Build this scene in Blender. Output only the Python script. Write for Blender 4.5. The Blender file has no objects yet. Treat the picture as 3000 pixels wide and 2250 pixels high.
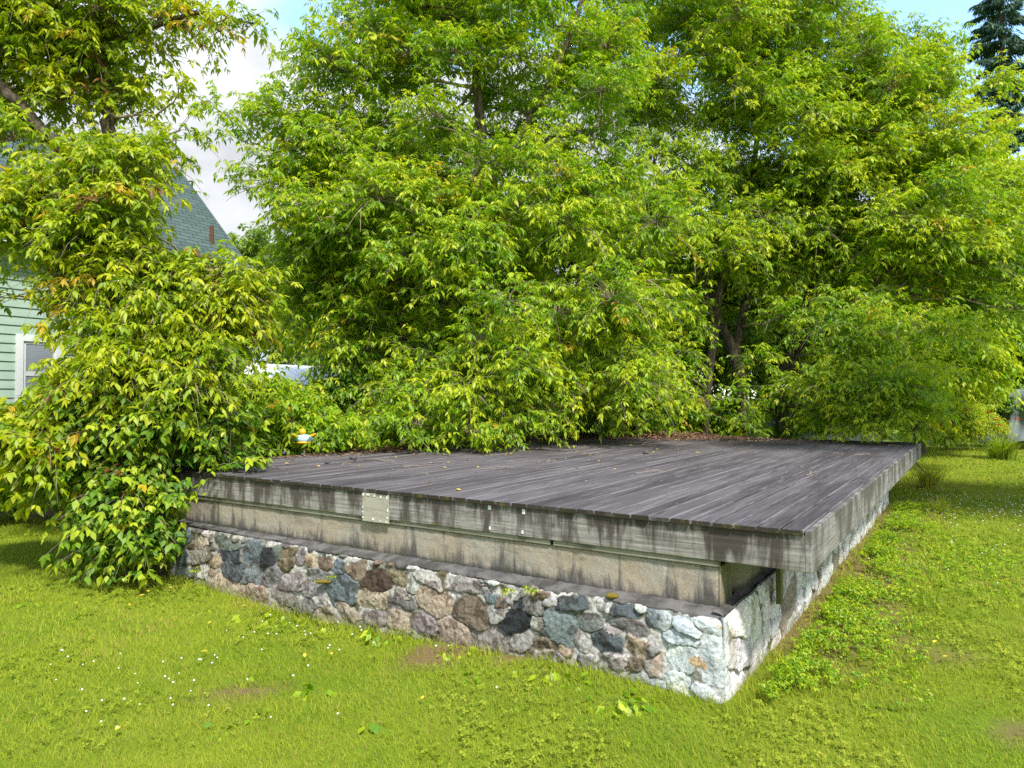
import bpy, math, random
import numpy as np
from mathutils import Vector
R = math.radians
scene = bpy.context.scene
COL = scene.collection

# ------------------------------------------------------------------ camera, sky, sun, exposure
CAM_Z = 2.0
cam_d = bpy.data.cameras.new("camera"); cam = bpy.data.objects.new("camera", cam_d); COL.objects.link(cam)
cam_d.sensor_width = 36.0; cam_d.sensor_fit = 'HORIZONTAL'; cam_d.lens = 36.0*2080/3000
cam_d.clip_start = 0.05; cam_d.clip_end = 3000
cam.location = (0, 0, CAM_Z); cam.rotation_euler = (R(90+1.1), 0, 0)
scene.camera = cam

SUN_TO = Vector((0.26, -0.66, 0.92)).normalized()        # towards the sun
SUN_EL = math.asin(SUN_TO.z)
SUN_AZ = math.atan2(SUN_TO.x, SUN_TO.y)
sun_d = bpy.data.lights.new("sun", 'SUN'); sun_d.energy = 2.0; sun_d.angle = R(7.0); sun_d.color = (1.0, 0.95, 0.86)
sun = bpy.data.objects.new("sun", sun_d); COL.objects.link(sun)
sun.rotation_euler = SUN_TO.to_track_quat('Z', 'Y').to_euler(); sun.location = (0, 0, 40)

world = bpy.data.worlds.new("World"); scene.world = world; world.use_nodes = True
wt = world.node_tree; wt.nodes.clear()
def wn(t, **k):
    n = wt.nodes.new(t)
    for a, v in k.items(): setattr(n, a, v)
    return n
w_out = wn('ShaderNodeOutputWorld'); w_bg = wn('ShaderNodeBackground')
w_sky = wn('ShaderNodeTexSky', sky_type='NISHITA', sun_disc=False, sun_elevation=SUN_EL, sun_rotation=SUN_AZ, air_density=1.0, dust_density=0.6)
w_tc = wn('ShaderNodeTexCoord'); w_map = wn('ShaderNodeMapping'); w_map.inputs['Scale'].default_value = (1, 1, 1.7)
w_map.inputs['Location'].default_value = (0.35, 0.1, 0.0)
w_n = wn('ShaderNodeTexNoise'); w_n.inputs['Scale'].default_value = 3.2; w_n.inputs['Detail'].default_value = 9; w_n.inputs['Roughness'].default_value = 0.55
w_dot = wn('ShaderNodeVectorMath', operation='DOT_PRODUCT'); w_dot.inputs[1].default_value = Vector((-0.42, 0.86, 0.24)).normalized()
w_dr = wn('ShaderNodeMapRange'); w_dr.inputs[1].default_value = 0.80; w_dr.inputs[2].default_value = 1.0; w_dr.inputs[3].default_value = -0.02; w_dr.inputs[4].default_value = 0.20
w_bk = wn('ShaderNodeVectorMath', operation='DOT_PRODUCT'); w_bk.inputs[1].default_value = Vector((0.25, -1.0, 0.55)).normalized()
w_bkr = wn('ShaderNodeMapRange'); w_bkr.inputs[1].default_value = 0.15; w_bkr.inputs[2].default_value = 0.8; w_bkr.inputs[3].default_value = 0.0; w_bkr.inputs[4].default_value = 0.22
w_add3 = wn('ShaderNodeMath', operation='ADD')
w_sep = wn('ShaderNodeSeparateXYZ')
w_hz = wn('ShaderNodeMapRange'); w_hz.inputs[1].default_value = 0.0; w_hz.inputs[2].default_value = 0.5; w_hz.inputs[3].default_value = 0.16; w_hz.inputs[4].default_value = 0.0
w_add = wn('ShaderNodeMath', operation='ADD'); w_add2 = wn('ShaderNodeMath', operation='ADD')
w_r = wn('ShaderNodeMapRange', interpolation_type='SMOOTHSTEP'); w_r.inputs[1].default_value = 0.52; w_r.inputs[2].default_value = 0.66
w_n2 = wn('ShaderNodeTexNoise'); w_n2.inputs['Scale'].default_value = 5.0; w_n2.inputs['Detail'].default_value = 7
w_cr = wn('ShaderNodeMapRange'); w_cr.inputs[1].default_value = 0.38; w_cr.inputs[2].default_value = 0.6; w_cr.inputs[3].default_value = 1.45; w_cr.inputs[4].default_value = 2.25
w_cc = wn('ShaderNodeVectorMath', operation='SCALE'); w_cc.inputs[0].default_value = (0.95, 0.98, 1.03)
w_tint = wn('ShaderNodeVectorMath', operation='MULTIPLY'); w_tint.inputs[1].default_value = (0.92, 1.0, 1.0)
w_mix = wn('ShaderNodeMix', data_type='RGBA')
L = wt.links.new
L(w_tc.outputs['Generated'], w_map.inputs[0]); L(w_map.outputs[0], w_n.inputs['Vector']); L(w_map.outputs[0], w_n2.inputs['Vector'])
L(w_tc.outputs['Generated'], w_dot.inputs[0]); L(w_dot.outputs['Value'], w_dr.inputs[0])
L(w_tc.outputs['Generated'], w_sep.inputs[0]); L(w_sep.outputs['Z'], w_hz.inputs[0])
L(w_n.outputs['Fac'], w_add.inputs[0]); L(w_dr.outputs[0], w_add.inputs[1]); L(w_add.outputs[0], w_add2.inputs[0]); L(w_hz.outputs[0], w_add2.inputs[1])
L(w_tc.outputs['Generated'], w_bk.inputs[0]); L(w_bk.outputs['Value'], w_bkr.inputs[0]); L(w_add2.outputs[0], w_add3.inputs[0]); L(w_bkr.outputs[0], w_add3.inputs[1]); L(w_add3.outputs[0], w_r.inputs[0]); L(w_n2.outputs['Fac'], w_cr.inputs[0]); L(w_cr.outputs[0], w_cc.inputs['Scale'])
L(w_sky.outputs[0], w_tint.inputs[0]); L(w_tint.outputs[0], w_mix.inputs['A']); L(w_cc.outputs[0], w_mix.inputs['B']); L(w_r.outputs[0], w_mix.inputs['Factor'])
L(w_mix.outputs['Result'], w_bg.inputs['Color']); w_bg.inputs['Strength'].default_value = 0.15
L(w_bg.outputs[0], w_out.inputs[0])

scene.view_settings.view_transform = 'Standard'; scene.view_settings.look = 'None'
scene.view_settings.exposure = 1.8; scene.view_settings.gamma = 1.0
scene.cycles.max_bounces = 9; scene.cycles.diffuse_bounces = 6; scene.cycles.glossy_bounces = 2
scene.cycles.transmission_bounces = 7; scene.cycles.transparent_max_bounces = 6
scene.cycles.use_denoising = False
scene.cycles.caustics_reflective = False; scene.cycles.caustics_refractive = False

# ------------------------------------------------------------------ frames of reference
C0 = np.array([1.879, 4.474]); D1 = np.array([0.5476, 0.8368]); D2 = np.array([-0.8368, 0.5476])
ANG = math.atan2(D1[1], D1[0])
DECK_Z = 1.16; DW = 7.40; DL = 10.55           # platform top, width (t), length (u)
def W(u, t, z=0.0):
    p = C0 + u*D1 + t*D2
    return np.array([p[0], p[1], z])
def P(vx, vy, d):                              # a survey point: bearing and elevation seen from the tripod, at distance d
    return np.array([(vx-1106)/1534*d, d, CAM_Z-(vy-859)/1534*d])
def to_ut(x, y):
    dx = x-C0[0]; dy = y-C0[1]
    return dx*D1[0]+dy*D1[1], dx*D2[0]+dy*D2[1]

# ------------------------------------------------------------------ numpy noise
def _hash(ix, iy, iz, seed):
    h = (ix*374761393 + iy*668265263 + iz*2147483647 + seed*974634777) & 0xFFFFFFFF
    h = ((h ^ (h >> 13))*1274126177) & 0xFFFFFFFF
    h = (h ^ (h >> 16))
    h = (h*2246822519) & 0xFFFFFFFF
    return ((h ^ (h >> 15)) & 0xFFFFFF)/float(0xFFFFFF)
def vnoise(x, y, z=0.0, seed=0):
    x = np.asarray(x, float); y = np.asarray(y, float); z = np.zeros_like(x)+z
    ix = np.floor(x).astype(np.int64); iy = np.floor(y).astype(np.int64); iz = np.floor(z).astype(np.int64)
    fx = x-ix; fy = y-iy; fz = z-iz
    fx = fx*fx*(3-2*fx); fy = fy*fy*(3-2*fy); fz = fz*fz*(3-2*fz)
    def c(a, b, d): return _hash(ix+a, iy+b, iz+d, seed)
    x00 = c(0,0,0)*(1-fx)+c(1,0,0)*fx; x10 = c(0,1,0)*(1-fx)+c(1,1,0)*fx
    x01 = c(0,0,1)*(1-fx)+c(1,0,1)*fx; x11 = c(0,1,1)*(1-fx)+c(1,1,1)*fx
    return (x00*(1-fy)+x10*fy)*(1-fz)+(x01*(1-fy)+x11*fy)*fz
def fbm(x, y, z=0.0, oct=4, seed=0):
    s = 0; a = 0.5; t = 0; f = 1.0
    for o in range(oct):
        s = s+a*vnoise(np.asarray(x)*f, np.asarray(y)*f, z*f, seed+o*17); t += a; a *= 0.5; f *= 2.03
    return s/t
def sstep(a, b, x):
    t = np.clip((x-a)/(b-a), 0, 1); return t*t*(3-2*t)

def ground_h(x, y):
    x = np.asarray(x, float); y = np.asarray(y, float)
    u, t = to_ut(x, y)
    h = -0.11*np.exp(-((t-4.4)/1.5)**2-((u+0.6)/1.6)**2) + 0.04*np.exp(-((t-1.5)/0.7)**2-((u+0.3)/0.8)**2)
    h = h-0.02*np.exp(-((u-2.5)/1.5)**2-(t/1.0)**2) + 0.05*sstep(7, 12, u)*np.exp(-(t/2.5)**2)
    h = h+0.05*(fbm(x*0.45, y*0.45, 0.3, 3, 5)-0.5)
    return h

# ------------------------------------------------------------------ object helpers
def tag(o, label=None, cat=None, group=None, kind=None):
    if label: o['label'] = label
    if cat: o['category'] = cat
    if group: o['group'] = group
    if kind: o['kind'] = kind
    return o
def thing(name, label, cat, loc=(0, 0, 0), rz=0.0, group=None):
    o = bpy.data.objects.new(name, None); COL.objects.link(o); o.empty_display_size = 0.2
    o.location = loc; o.rotation_euler = (0, 0, rz)
    return tag(o, label, cat, group)
def mesh_obj(name, verts, faces, mat, parent=None, smooth=False, attrs=None):
    """verts (n,3) array; faces: (m,3)/(m,4) int array or list of lists"""
    me = bpy.data.meshes.new(name)
    verts = np.ascontiguousarray(verts, np.float32)
    if isinstance(faces, np.ndarray):
        m, k = faces.shape
        me.vertices.add(len(verts)); me.vertices.foreach_set('co', verts.ravel())
        me.loops.add(m*k); me.loops.foreach_set('vertex_index', np.ascontiguousarray(faces, np.int32).ravel())
        me.polygons.add(m); me.polygons.foreach_set('loop_start', np.arange(0, m*k, k, dtype=np.int32))
        me.update(calc_edges=True)
    else:
        me.from_pydata(verts.tolist(), [], faces); me.update()
    if attrs:
        for an, av in attrs.items():
            av = np.asarray(av, np.float32)
            if av.ndim == 1:
                me.attributes.new(an, 'FLOAT', 'POINT').data.foreach_set('value', av)
            else:
                a = me.attributes.new(an, 'FLOAT_COLOR', 'POINT')
                if av.shape[1] == 3: av = np.concatenate([av, np.ones((len(av), 1), np.float32)], 1)
                a.data.foreach_set('color', np.ascontiguousarray(av).ravel())
    if smooth: me.polygons.foreach_set('use_smooth', np.ones(len(me.polygons), bool))
    if mat: me.materials.append(mat)
    o = bpy.data.objects.new(name, me); COL.objects.link(o)
    if parent: o.parent = parent
    return o
class MB:
    """collects simple shapes into ONE mesh"""
    def __init__(s): s.v = []; s.f = []; s.t = []
    def add(s, vs, fs, tint=0.5):
        b = len(s.v); s.v += [tuple(v) for v in vs]; s.f += [[i+b for i in f] for f in fs]; s.t += [tint]*len(vs); return s
    def box(s, a, b, tint=0.5):
        x0, y0, z0 = a; x1, y1, z1 = b
        return s.add([(x0,y0,z0),(x1,y0,z0),(x1,y1,z0),(x0,y1,z0),(x0,y0,z1),(x1,y0,z1),(x1,y1,z1),(x0,y1,z1)],
                     [[0,3,2,1],[4,5,6,7],[0,1,5,4],[1,2,6,5],[2,3,7,6],[3,0,4,7]], tint)
    def prism(s, poly, axis, a, b, tint=0.5):
        """extrude a 2D polygon; axis 0 -> poly is (y,z), 1 -> (x,z), 2 -> (x,y)"""
        n = len(poly); vs = []
        for c in (a, b):
            for p in poly:
                vs.append((c, p[0], p[1]) if axis == 0 else (p[0], c, p[1]) if axis == 1 else (p[0], p[1], c))
        fs = [[i, (i+1) % n, n+(i+1) % n, n+i] for i in range(n)]+[list(range(n))[::-1], list(range(n, 2*n))]
        return s.add(vs, fs, tint)
    def tube(s, pts, rad, sides=8, tint=0.5):
        v, f = tubes(np.array([pts], float), np.array([rad], float), sides)
        return s.add(v.tolist(), f.tolist(), tint)
    def ball(s, c, r, n=8, m=6, tint=0.5):
        vs = []; fs = []
        r = (r, r, r) if not hasattr(r, '__len__') else r
        for j in range(m+1):
            a = math.pi*j/m
            for i in range(n):
                b = 2*math.pi*i/n
                vs.append((c[0]+r[0]*math.sin(a)*math.cos(b), c[1]+r[1]*math.sin(a)*math.sin(b), c[2]+r[2]*math.cos(a)))
        for j in range(m):
            for i in range(n):
                fs.append([j*n+i, (j+1)*n+i, (j+1)*n+(i+1) % n, j*n+(i+1) % n])
        return s.add(vs, fs, tint)
    def build(s, name, mat, parent=None, smooth=False, bevel=0):
        o = mesh_obj(name, np.array(s.v, float), s.f, mat, parent, smooth, {'tint': np.array(s.t)})
        if bevel:
            m = o.modifiers.new('bevel', 'BEVEL'); m.width = bevel; m.segments = 2; m.limit_method = 'ANGLE'
        return o
def nrm(a):
    return a/np.maximum(np.linalg.norm(a, axis=-1, keepdims=True), 1e-9)
def tubes(pts, rad, sides=5):
    """pts (N,M,3), rad (N,M) -> verts, quad faces"""
    N, M, _ = pts.shape
    T = np.empty_like(pts); T[:, 1:-1] = pts[:, 2:]-pts[:, :-2]; T[:, 0] = pts[:, 1]-pts[:, 0]; T[:, -1] = pts[:, -1]-pts[:, -2]
    T = nrm(T)
    ref = np.where(np.abs(nrm(pts[:, -1]-pts[:, 0])[:, 2:3]) > 0.8, np.array([[1., 0, 0]]), np.array([[0, 0, 1.]]))[:, None, :]
    A = nrm(np.cross(T, ref+np.zeros_like(T))); B = np.cross(T, A)
    an = np.arange(sides)*2*math.pi/sides
    V = pts[:, :, None, :]+rad[:, :, None, None]*(np.cos(an)[None, None, :, None]*A[:, :, None, :]+np.sin(an)[None, None, :, None]*B[:, :, None, :])
    idx = np.arange(N*M*sides).reshape(N, M, sides)
    a = idx[:, :-1]; b = idx[:, 1:]
    F = np.stack([a, np.roll(a, -1, 2), np.roll(b, -1, 2), b], -1).reshape(-1, 4)
    return V.reshape(-1, 3), F
def catmull(pts, n=6):
    pts = np.asarray(pts, float); q = np.vstack([2*pts[0]-pts[1], pts, 2*pts[-1]-pts[-2]]); out = []
    for i in range(1, len(q)-2):
        for k in range(n):
            s = k/n
            out.append(0.5*((2*q[i])+(-q[i-1]+q[i+1])*s+(2*q[i-1]-5*q[i]+4*q[i+1]-q[i+2])*s*s+(-q[i-1]+3*q[i]-3*q[i+1]+q[i+2])*s**3))
    out.append(pts[-1]); return np.array(out)

# ------------------------------------------------------------------ material helpers
class NT:
    def __init__(s, name):
        s.m = bpy.data.materials.new(name); s.m.use_nodes = True; s.t = s.m.node_tree; s.t.nodes.clear()
        s.out = s.n('ShaderNodeOutputMaterial')
    def n(s, typ, ins=None, **k):
        nd = s.t.nodes.new(typ)
        for a, v in k.items(): setattr(nd, a, v)
        for a, v in (ins or {}).items(): s.set(nd.inputs[a], v)
        return nd
    def set(s, inp, v):
        if isinstance(v, bpy.types.NodeSocket): s.t.links.new(v, inp)
        else: inp.default_value = v
    def coord(s): return s.n('ShaderNodeTexCoord').outputs['Object']
    def attr(s, name, out='Fac'): return s.n('ShaderNodeAttribute', attribute_name=name).outputs[out]
    def map(s, vec, scale=(1, 1, 1), loc=(0, 0, 0), rot=(0, 0, 0)):
        return s.n('ShaderNodeMapping', {'Vector': vec, 'Scale': scale, 'Location': loc, 'Rotation': rot}).outputs[0]
    def noise(s, vec, scale, detail=4, rough=0.55, dist=0.0):
        return s.n('ShaderNodeTexNoise', {'Vector': vec, 'Scale': scale, 'Detail': detail, 'Roughness': rough, 'Distortion': dist}).outputs['Fac']
    def rng(s, v, a, b, c=0.0, d=1.0, smooth=True):
        return s.n('ShaderNodeMapRange', {0: v, 1: a, 2: b, 3: c, 4: d}, interpolation_type='SMOOTHSTEP' if smooth else 'LINEAR').outputs[0]
    def math(s, op, a, b=0.0):
        return s.n('ShaderNodeMath', {0: a, 1: b}, operation=op).outputs[0]
    def mix(s, f, a, b, blend='MIX'):
        def c(v): return v if isinstance(v, bpy.types.NodeSocket) else (tuple(v)+(1,) if len(v) == 3 else v)
        return s.n('ShaderNodeMix', {'Factor': f, 'A': c(a), 'B': c(b)}, data_type='RGBA', blend_type=blend).outputs['Result']
    def bump(s, h, strength=0.4, dist=0.01):
        return s.n('ShaderNodeBump', {'Height': h, 'Strength': strength, 'Distance': dist}).outputs[0]
    def bsdf(s, col, rough=0.8, normal=None, spec=0.25, metal=0.0):
        def c(v): return v if isinstance(v, bpy.types.NodeSocket) else tuple(v)+(1,)
        b = s.n('ShaderNodeBsdfPrincipled', {'Base Color': c(col), 'Roughness': rough, 'Specular IOR Level': spec, 'Metallic': metal})
        if normal is not None: s.set(b.inputs['Normal'], normal)
        s.t.links.new(b.outputs[0], s.out.inputs[0]); return s.m
def plain(name, col, rough=0.6, var=0.15, scale=6, metal=0.0, spec=0.3, bump=0.0):
    g = NT(name); c = g.coord(); n = g.noise(c, scale, 5)
    a = tuple(x*(1-var) for x in col); b = tuple(min(1, x*(1+var)) for x in col)
    return g.bsdf(g.mix(n, a, b), rough, g.bump(n, bump, 0.02) if bump else None, spec, metal)

def leaf_mat(name, deep, mid, light, brown=(0.22, 0.085, 0.03), yellow=(0.55, 0.38, 0.02), trans=0.5):
    """leaf blades: tint runs 0 (old, deep green) to 1 (new growth); below 0 dried, above 1.2 turned yellow"""
    g = NT(name); t = g.attr('tint')
    c = g.mix(g.rng(t, 0.0, 0.5, smooth=False), deep, mid); c = g.mix(g.rng(t, 0.5, 1.0, smooth=False), c, light)
    c = g.mix(g.rng(t, 1.15, 1.3), c, yellow); c = g.mix(g.rng(t, -0.05, -0.3), c, brown)
    d = g.n('ShaderNodeBsdfDiffuse', {'Color': c}); tc = g.mix(0.55, c, (1.0, 0.95, 0.25), 'MULTIPLY'); tc = g.mix(0.5, c, tc)
    tr = g.n('ShaderNodeBsdfTranslucent', {'Color': g.mix(1.0, c, (1.08, 1.15, 0.4), 'MULTIPLY')})
    m1 = g.n('ShaderNodeMixShader', {0: trans, 1: d.outputs[0], 2: tr.outputs[0]})
    gl = g.n('ShaderNodeBsdfGlossy', {'Color': (0.9, 0.95, 1, 1), 'Roughness': 0.5})
    m2 = g.n('ShaderNodeMixShader', {0: 0.022, 1: m1.outputs[0], 2: gl.outputs[0]})
    g.t.links.new(m2.outputs[0], g.out.inputs[0]); return g.m

M = {}
M['leaf'] = leaf_mat('box_elder_leaf', (0.135, 0.29, 0.010), (0.29, 0.46, 0.012), (0.53, 0.59, 0.02))
M['leaf_pale'] = leaf_mat('box_elder_leaf_pale', (0.15, 0.27, 0.009), (0.32, 0.44, 0.010), (0.52, 0.55, 0.016))
M['leaf_dark'] = leaf_mat('shrub_leaf', (0.065, 0.165, 0.014), (0.175, 0.31, 0.014), (0.40, 0.48, 0.02), trans=0.36)
M['leaf_far'] = leaf_mat('far_leaf', (0.12, 0.22, 0.014), (0.22, 0.34, 0.015), (0.40, 0.47, 0.02))
M['needle'] = leaf_mat('spruce_needle', (0.03, 0.075, 0.05), (0.06, 0.13, 0.085), (0.11, 0.20, 0.11), trans=0.15)
M['lily'] = leaf_mat('lily_leaf', (0.10, 0.20, 0.02), (0.24, 0.36, 0.03), (0.45, 0.45, 0.06))

def bark_mat(name, a, b):
    g = NT(name); c = g.coord(); v = g.map(c, (9, 9, 2.2)); n = g.noise(v, 2.0, 7, 0.7, 0.6); n2 = g.noise(c, 2.5, 4)
    col = g.mix(g.rng(n, 0.35, 0.65), a, b); col = g.mix(g.rng(n2, 0.55, 0.75, 0, 0.5), col, (0.17, 0.17, 0.12))
    return g.bsdf(col, 0.9, g.bump(n, 0.9, 0.03), 0.15)
M['bark'] = bark_mat('bark', (0.045, 0.034, 0.025), (0.17, 0.14, 0.11))
M['twig'] = plain('twig', (0.26, 0.215, 0.155), 0.85, 0.5, 4)

# ------------------------------------------------------------------ ground
def ground_mat():
    g = NT('lawn_soil'); c = g.coord()
    n = g.noise(c, 0.9, 6, 0.6); n2 = g.noise(c, 14, 5, 0.7); n3 = g.noise(c, 90, 3, 0.7)
    col = g.mix(g.rng(n, 0.35, 0.65), (0.14, 0.22, 0.014), (0.21, 0.27, 0.02))
    col = g.mix(g.rng(n2, 0.45, 0.75, 0, 0.6), col, (0.12, 0.17, 0.015))
    col = g.mix(g.rng(n3, 0.5, 0.7, 0, 0.5), col, (0.08, 0.12, 0.01))
    bare = g.attr('bare')
    col = g.mix(bare, col, g.mix(n2, (0.13, 0.075, 0.04), (0.27, 0.18, 0.10)))
    return g.bsdf(col, 0.95, g.bump(n3, 0.7, 0.03), 0.1)
BARE = [(-0.45, 5.75, 0.28, 0.16), (-0.62, 5.55, 0.18, 0.1), (0.02, 5.45, 0.2, 0.1), (-1.85, 4.98, 0.2, 0.08), (3.35, 5.62, 0.2, 0.12), (4.35, 6.35, 0.13, 0.1),
        (3.0, 4.35, 0.25, 0.12), (-7.3, 12.2, 1.6, 0.7), (-1.55, 6.9, 0.3, 0.12), (2.6, 5.6, 0.22, 0.14)]
def bare_at(x, y):
    u, t = to_ut(x, y)
    n = fbm(x*3.1, y*3.1, 0.0, 4, 40)
    b = np.zeros_like(x)
    for (bx, by, rx, ry) in BARE:
        d = np.sqrt(((x-bx)/rx)**2+((y-by)/ry)**2)
        b = np.maximum(b, sstep(1.35, 0.6, d+(n-0.5)*2.6))
    # worn soil strip along the long wall
    s = sstep(0.75, 0.35, np.abs(t-0.28)+(n-0.5)*0.8)*sstep(0.4, 1.4, u)*sstep(10.5, 9, u)
    return np.clip(np.maximum(b, s*0.85), 0, 1)
def build_ground():
    xs = np.concatenate([[-900, -300, -120, -60, -35], np.linspace(-22, 26, 193), [40, 70, 140, 320, 900]])
    ys = np.concatenate([[-300, -60, -20, -6], np.linspace(0, 40, 161), [50, 75, 140, 320, 900]])
    X, Y = np.meshgrid(xs, ys); Z = ground_h(X, Y)
    V = np.stack([X, Y, Z], -1).reshape(-1, 3); n = len(xs); m = len(ys)
    i = np.arange(n*m).reshape(m, n)
    F = np.stack([i[:-1, :-1], i[:-1, 1:], i[1:, 1:], i[1:, :-1]], -1).reshape(-1, 4)
    o = mesh_obj('ground', V, F, ground_mat(), None, True, {'bare': bare_at(X.ravel(), Y.ravel())*0.9})
    tag(o, kind='structure')
build_ground()

def in_platform(x, y, pad=0.0):
    u, t = to_ut(x, y)
    return (u > -0.12-pad) & (u < DL+pad) & (t > 0.5-pad) & (t < 6.85+pad)

def grass_mat():
    g = NT('grass_blade'); t = g.attr('tint')
    geo = g.n('ShaderNodeNewGeometry').outputs['Position']
    n = g.noise(geo, 0.8, 5, 0.6); n2 = g.noise(geo, 3.5, 4, 0.6)
    c = g.mix(g.rng(t, 0, 1, smooth=False), (0.16, 0.25, 0.018), (0.42, 0.48, 0.045))
    c = g.mix(g.rng(n, 0.38, 0.66, 0, 0.55), c, (0.42, 0.44, 0.06)); c = g.mix(g.rng(n2, 0.55, 0.75, 0, 0.4), c, (0.15, 0.29, 0.01))
    c = g.mix(g.rng(t, 1.1, 1.3), c, (0.42, 0.33, 0.10))
    d = g.n('ShaderNodeBsdfDiffuse', {'Color': c}); tr = g.n('ShaderNodeBsdfTranslucent', {'Color': c})
    m = g.n('ShaderNodeMixShader', {0: 0.4, 1: d.outputs[0], 2: tr.outputs[0]})
    g.t.links.new(m.outputs[0], g.out.inputs[0]); return g.m
M['grass'] = grass_mat()
def blades(x, y, h, w, tint, lean, rng):
    n = len(x); z = ground_h(x, y)-0.005
    a = rng.uniform(0, 2*math.pi, n); b = rng.normal(2.6, 1.2, n)
    wv = np.stack([np.cos(a), np.sin(a), np.zeros(n)], 1)*(w/2)[:, None]
    lv = np.stack([np.cos(b), np.sin(b), np.zeros(n)], 1)*(h*lean)[:, None]
    p = np.stack([x, y, z], 1); up = np.zeros((n, 3)); up[:, 2] = h
    V = np.stack([p-wv, p+wv, p+lv*0.35+up*0.62+wv*0.7, p+lv*0.35+up*0.62-wv*0.7, p+lv+up*0.98], 1).reshape(-1, 3)
    i = np.arange(n)*5
    F = np.concatenate([np.stack([i, i+1, i+2], 1), np.stack([i, i+2, i+3], 1), np.stack([i+3, i+2, i+4], 1)])
    return V, F, np.repeat(tint, 5)
def build_grass():
    rng = np.random.default_rng(3)
    N = 330000
    r = 3.6*np.exp(rng.uniform(0, 1, N)*math.log(38/3.6)); th = rng.uniform(R(-46), R(46), N)
    x = r*np.sin(th); y = r*np.cos(th)
    u, t = to_ut(x, y); b = bare_at(x, y)
    keep = ~in_platform(x, y, 0.02) & (rng.uniform(0, 1, N) > b*0.8)
    x, y, r, u, t = x[keep], y[keep], r[keep], u[keep], t[keep]; n = len(x)
    patch = fbm(x*0.9, y*0.9, 0, 4, 11); tall = fbm(x*2.2, y*2.2, 0, 3, 21)
    h = rng.uniform(0.022, 0.05, n)*(0.55+0.8*tall)*np.clip(0.8+r/25, 1, 1.6)
    edge = np.minimum(np.abs(t-0.42)+np.maximum(0, -u), np.where((t > 0.3) & (t < 7.2), np.abs(u+0.2), 9))
    side = sstep(-0.75, -0.3, t)*sstep(0.45, 0.2, t)*sstep(-0.2, 0.4, u)*sstep(10.5, 9.5, u)
    h = h*(1+1.6*sstep(0.30, 0.0, edge)*rng.uniform(0, 1, n)+1.2*side*rng.uniform(0, 1, n)**2)
    w = 0.0042*np.clip(r/4.5, 0.9, 7)*rng.uniform(0.7, 1.3, n)
    tint = np.clip(rng.normal(0.45, 0.22, n)+(patch-0.5)*0.9, 0, 1)
    dry = rng.uniform(0, 1, n) < 0.05+0.25*sstep(0.62, 0.75, patch); tint = np.where(dry, 1.3, tint)
    V, F, T = blades(x, y, h, w, tint, rng.uniform(0.3, 1.1, n), rng)
    o = mesh_obj('grass', V, F, M['grass'], None, False, {'tint': T})
    tag(o, 'short mown yellow-green lawn grass around the platform', 'grass', kind='stuff')
build_grass()

def build_clover():
    rng = np.random.default_rng(8); N = 34000
    r = 3.8*np.exp(rng.uniform(0, 1, N)*math.log(24/3.8)); th = rng.uniform(R(-42), R(44), N)
    x = r*np.sin(th); y = r*np.cos(th); u, t = to_ut(x, y)
    pch = fbm(x*1.1, y*1.1, 0, 4, 77)
    keep = ~in_platform(x, y, 0.0) & (pch+rng.uniform(-0.12, 0.12, N) > 0.56)
    x, y, r = x[keep], y[keep], r[keep]; n = len(x)
    z = ground_h(x, y)+rng.uniform(0.02, 0.055, n); s = rng.uniform(0.008, 0.016, n)*np.clip(r/6, 1, 2.2)
    a0 = rng.uniform(0, 6.28, n); Vs = []; Fs = []; T = []; b = 0
    tilt = rng.normal(0, 0.35, (n, 2))
    for k in range(3):
        a = a0+k*2.094; dx = np.cos(a); dy = np.sin(a)
        q = []
        for (f, g) in ((0.0, 0.0), (0.9, 0.62), (1.7, 0.0), (0.9, -0.62)):
            px = s*(f*dx-g*dy); py = s*(f*dy+g*dx)
            q.append(np.stack([x+px, y+py, z+px*tilt[:, 0]+py*tilt[:, 1]], 1))
        V = np.stack(q, 1).reshape(-1, 3); i = np.arange(n)*4+b; b += 4*n
        Vs.append(V); Fs.append(np.stack([i, i+1, i+2, i+3], 1)); T.append(np.repeat(np.clip(rng.normal(0.3, 0.2, n), 0, 1), 4))
    o = mesh_obj('clover_foliage', np.concatenate(Vs), np.concatenate(Fs), M['grass'], None, False, {'tint': np.concatenate(T)})
    tag(o, 'patches of round clover leaves growing through the lawn', 'clover', kind='stuff')
build_clover()

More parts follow.
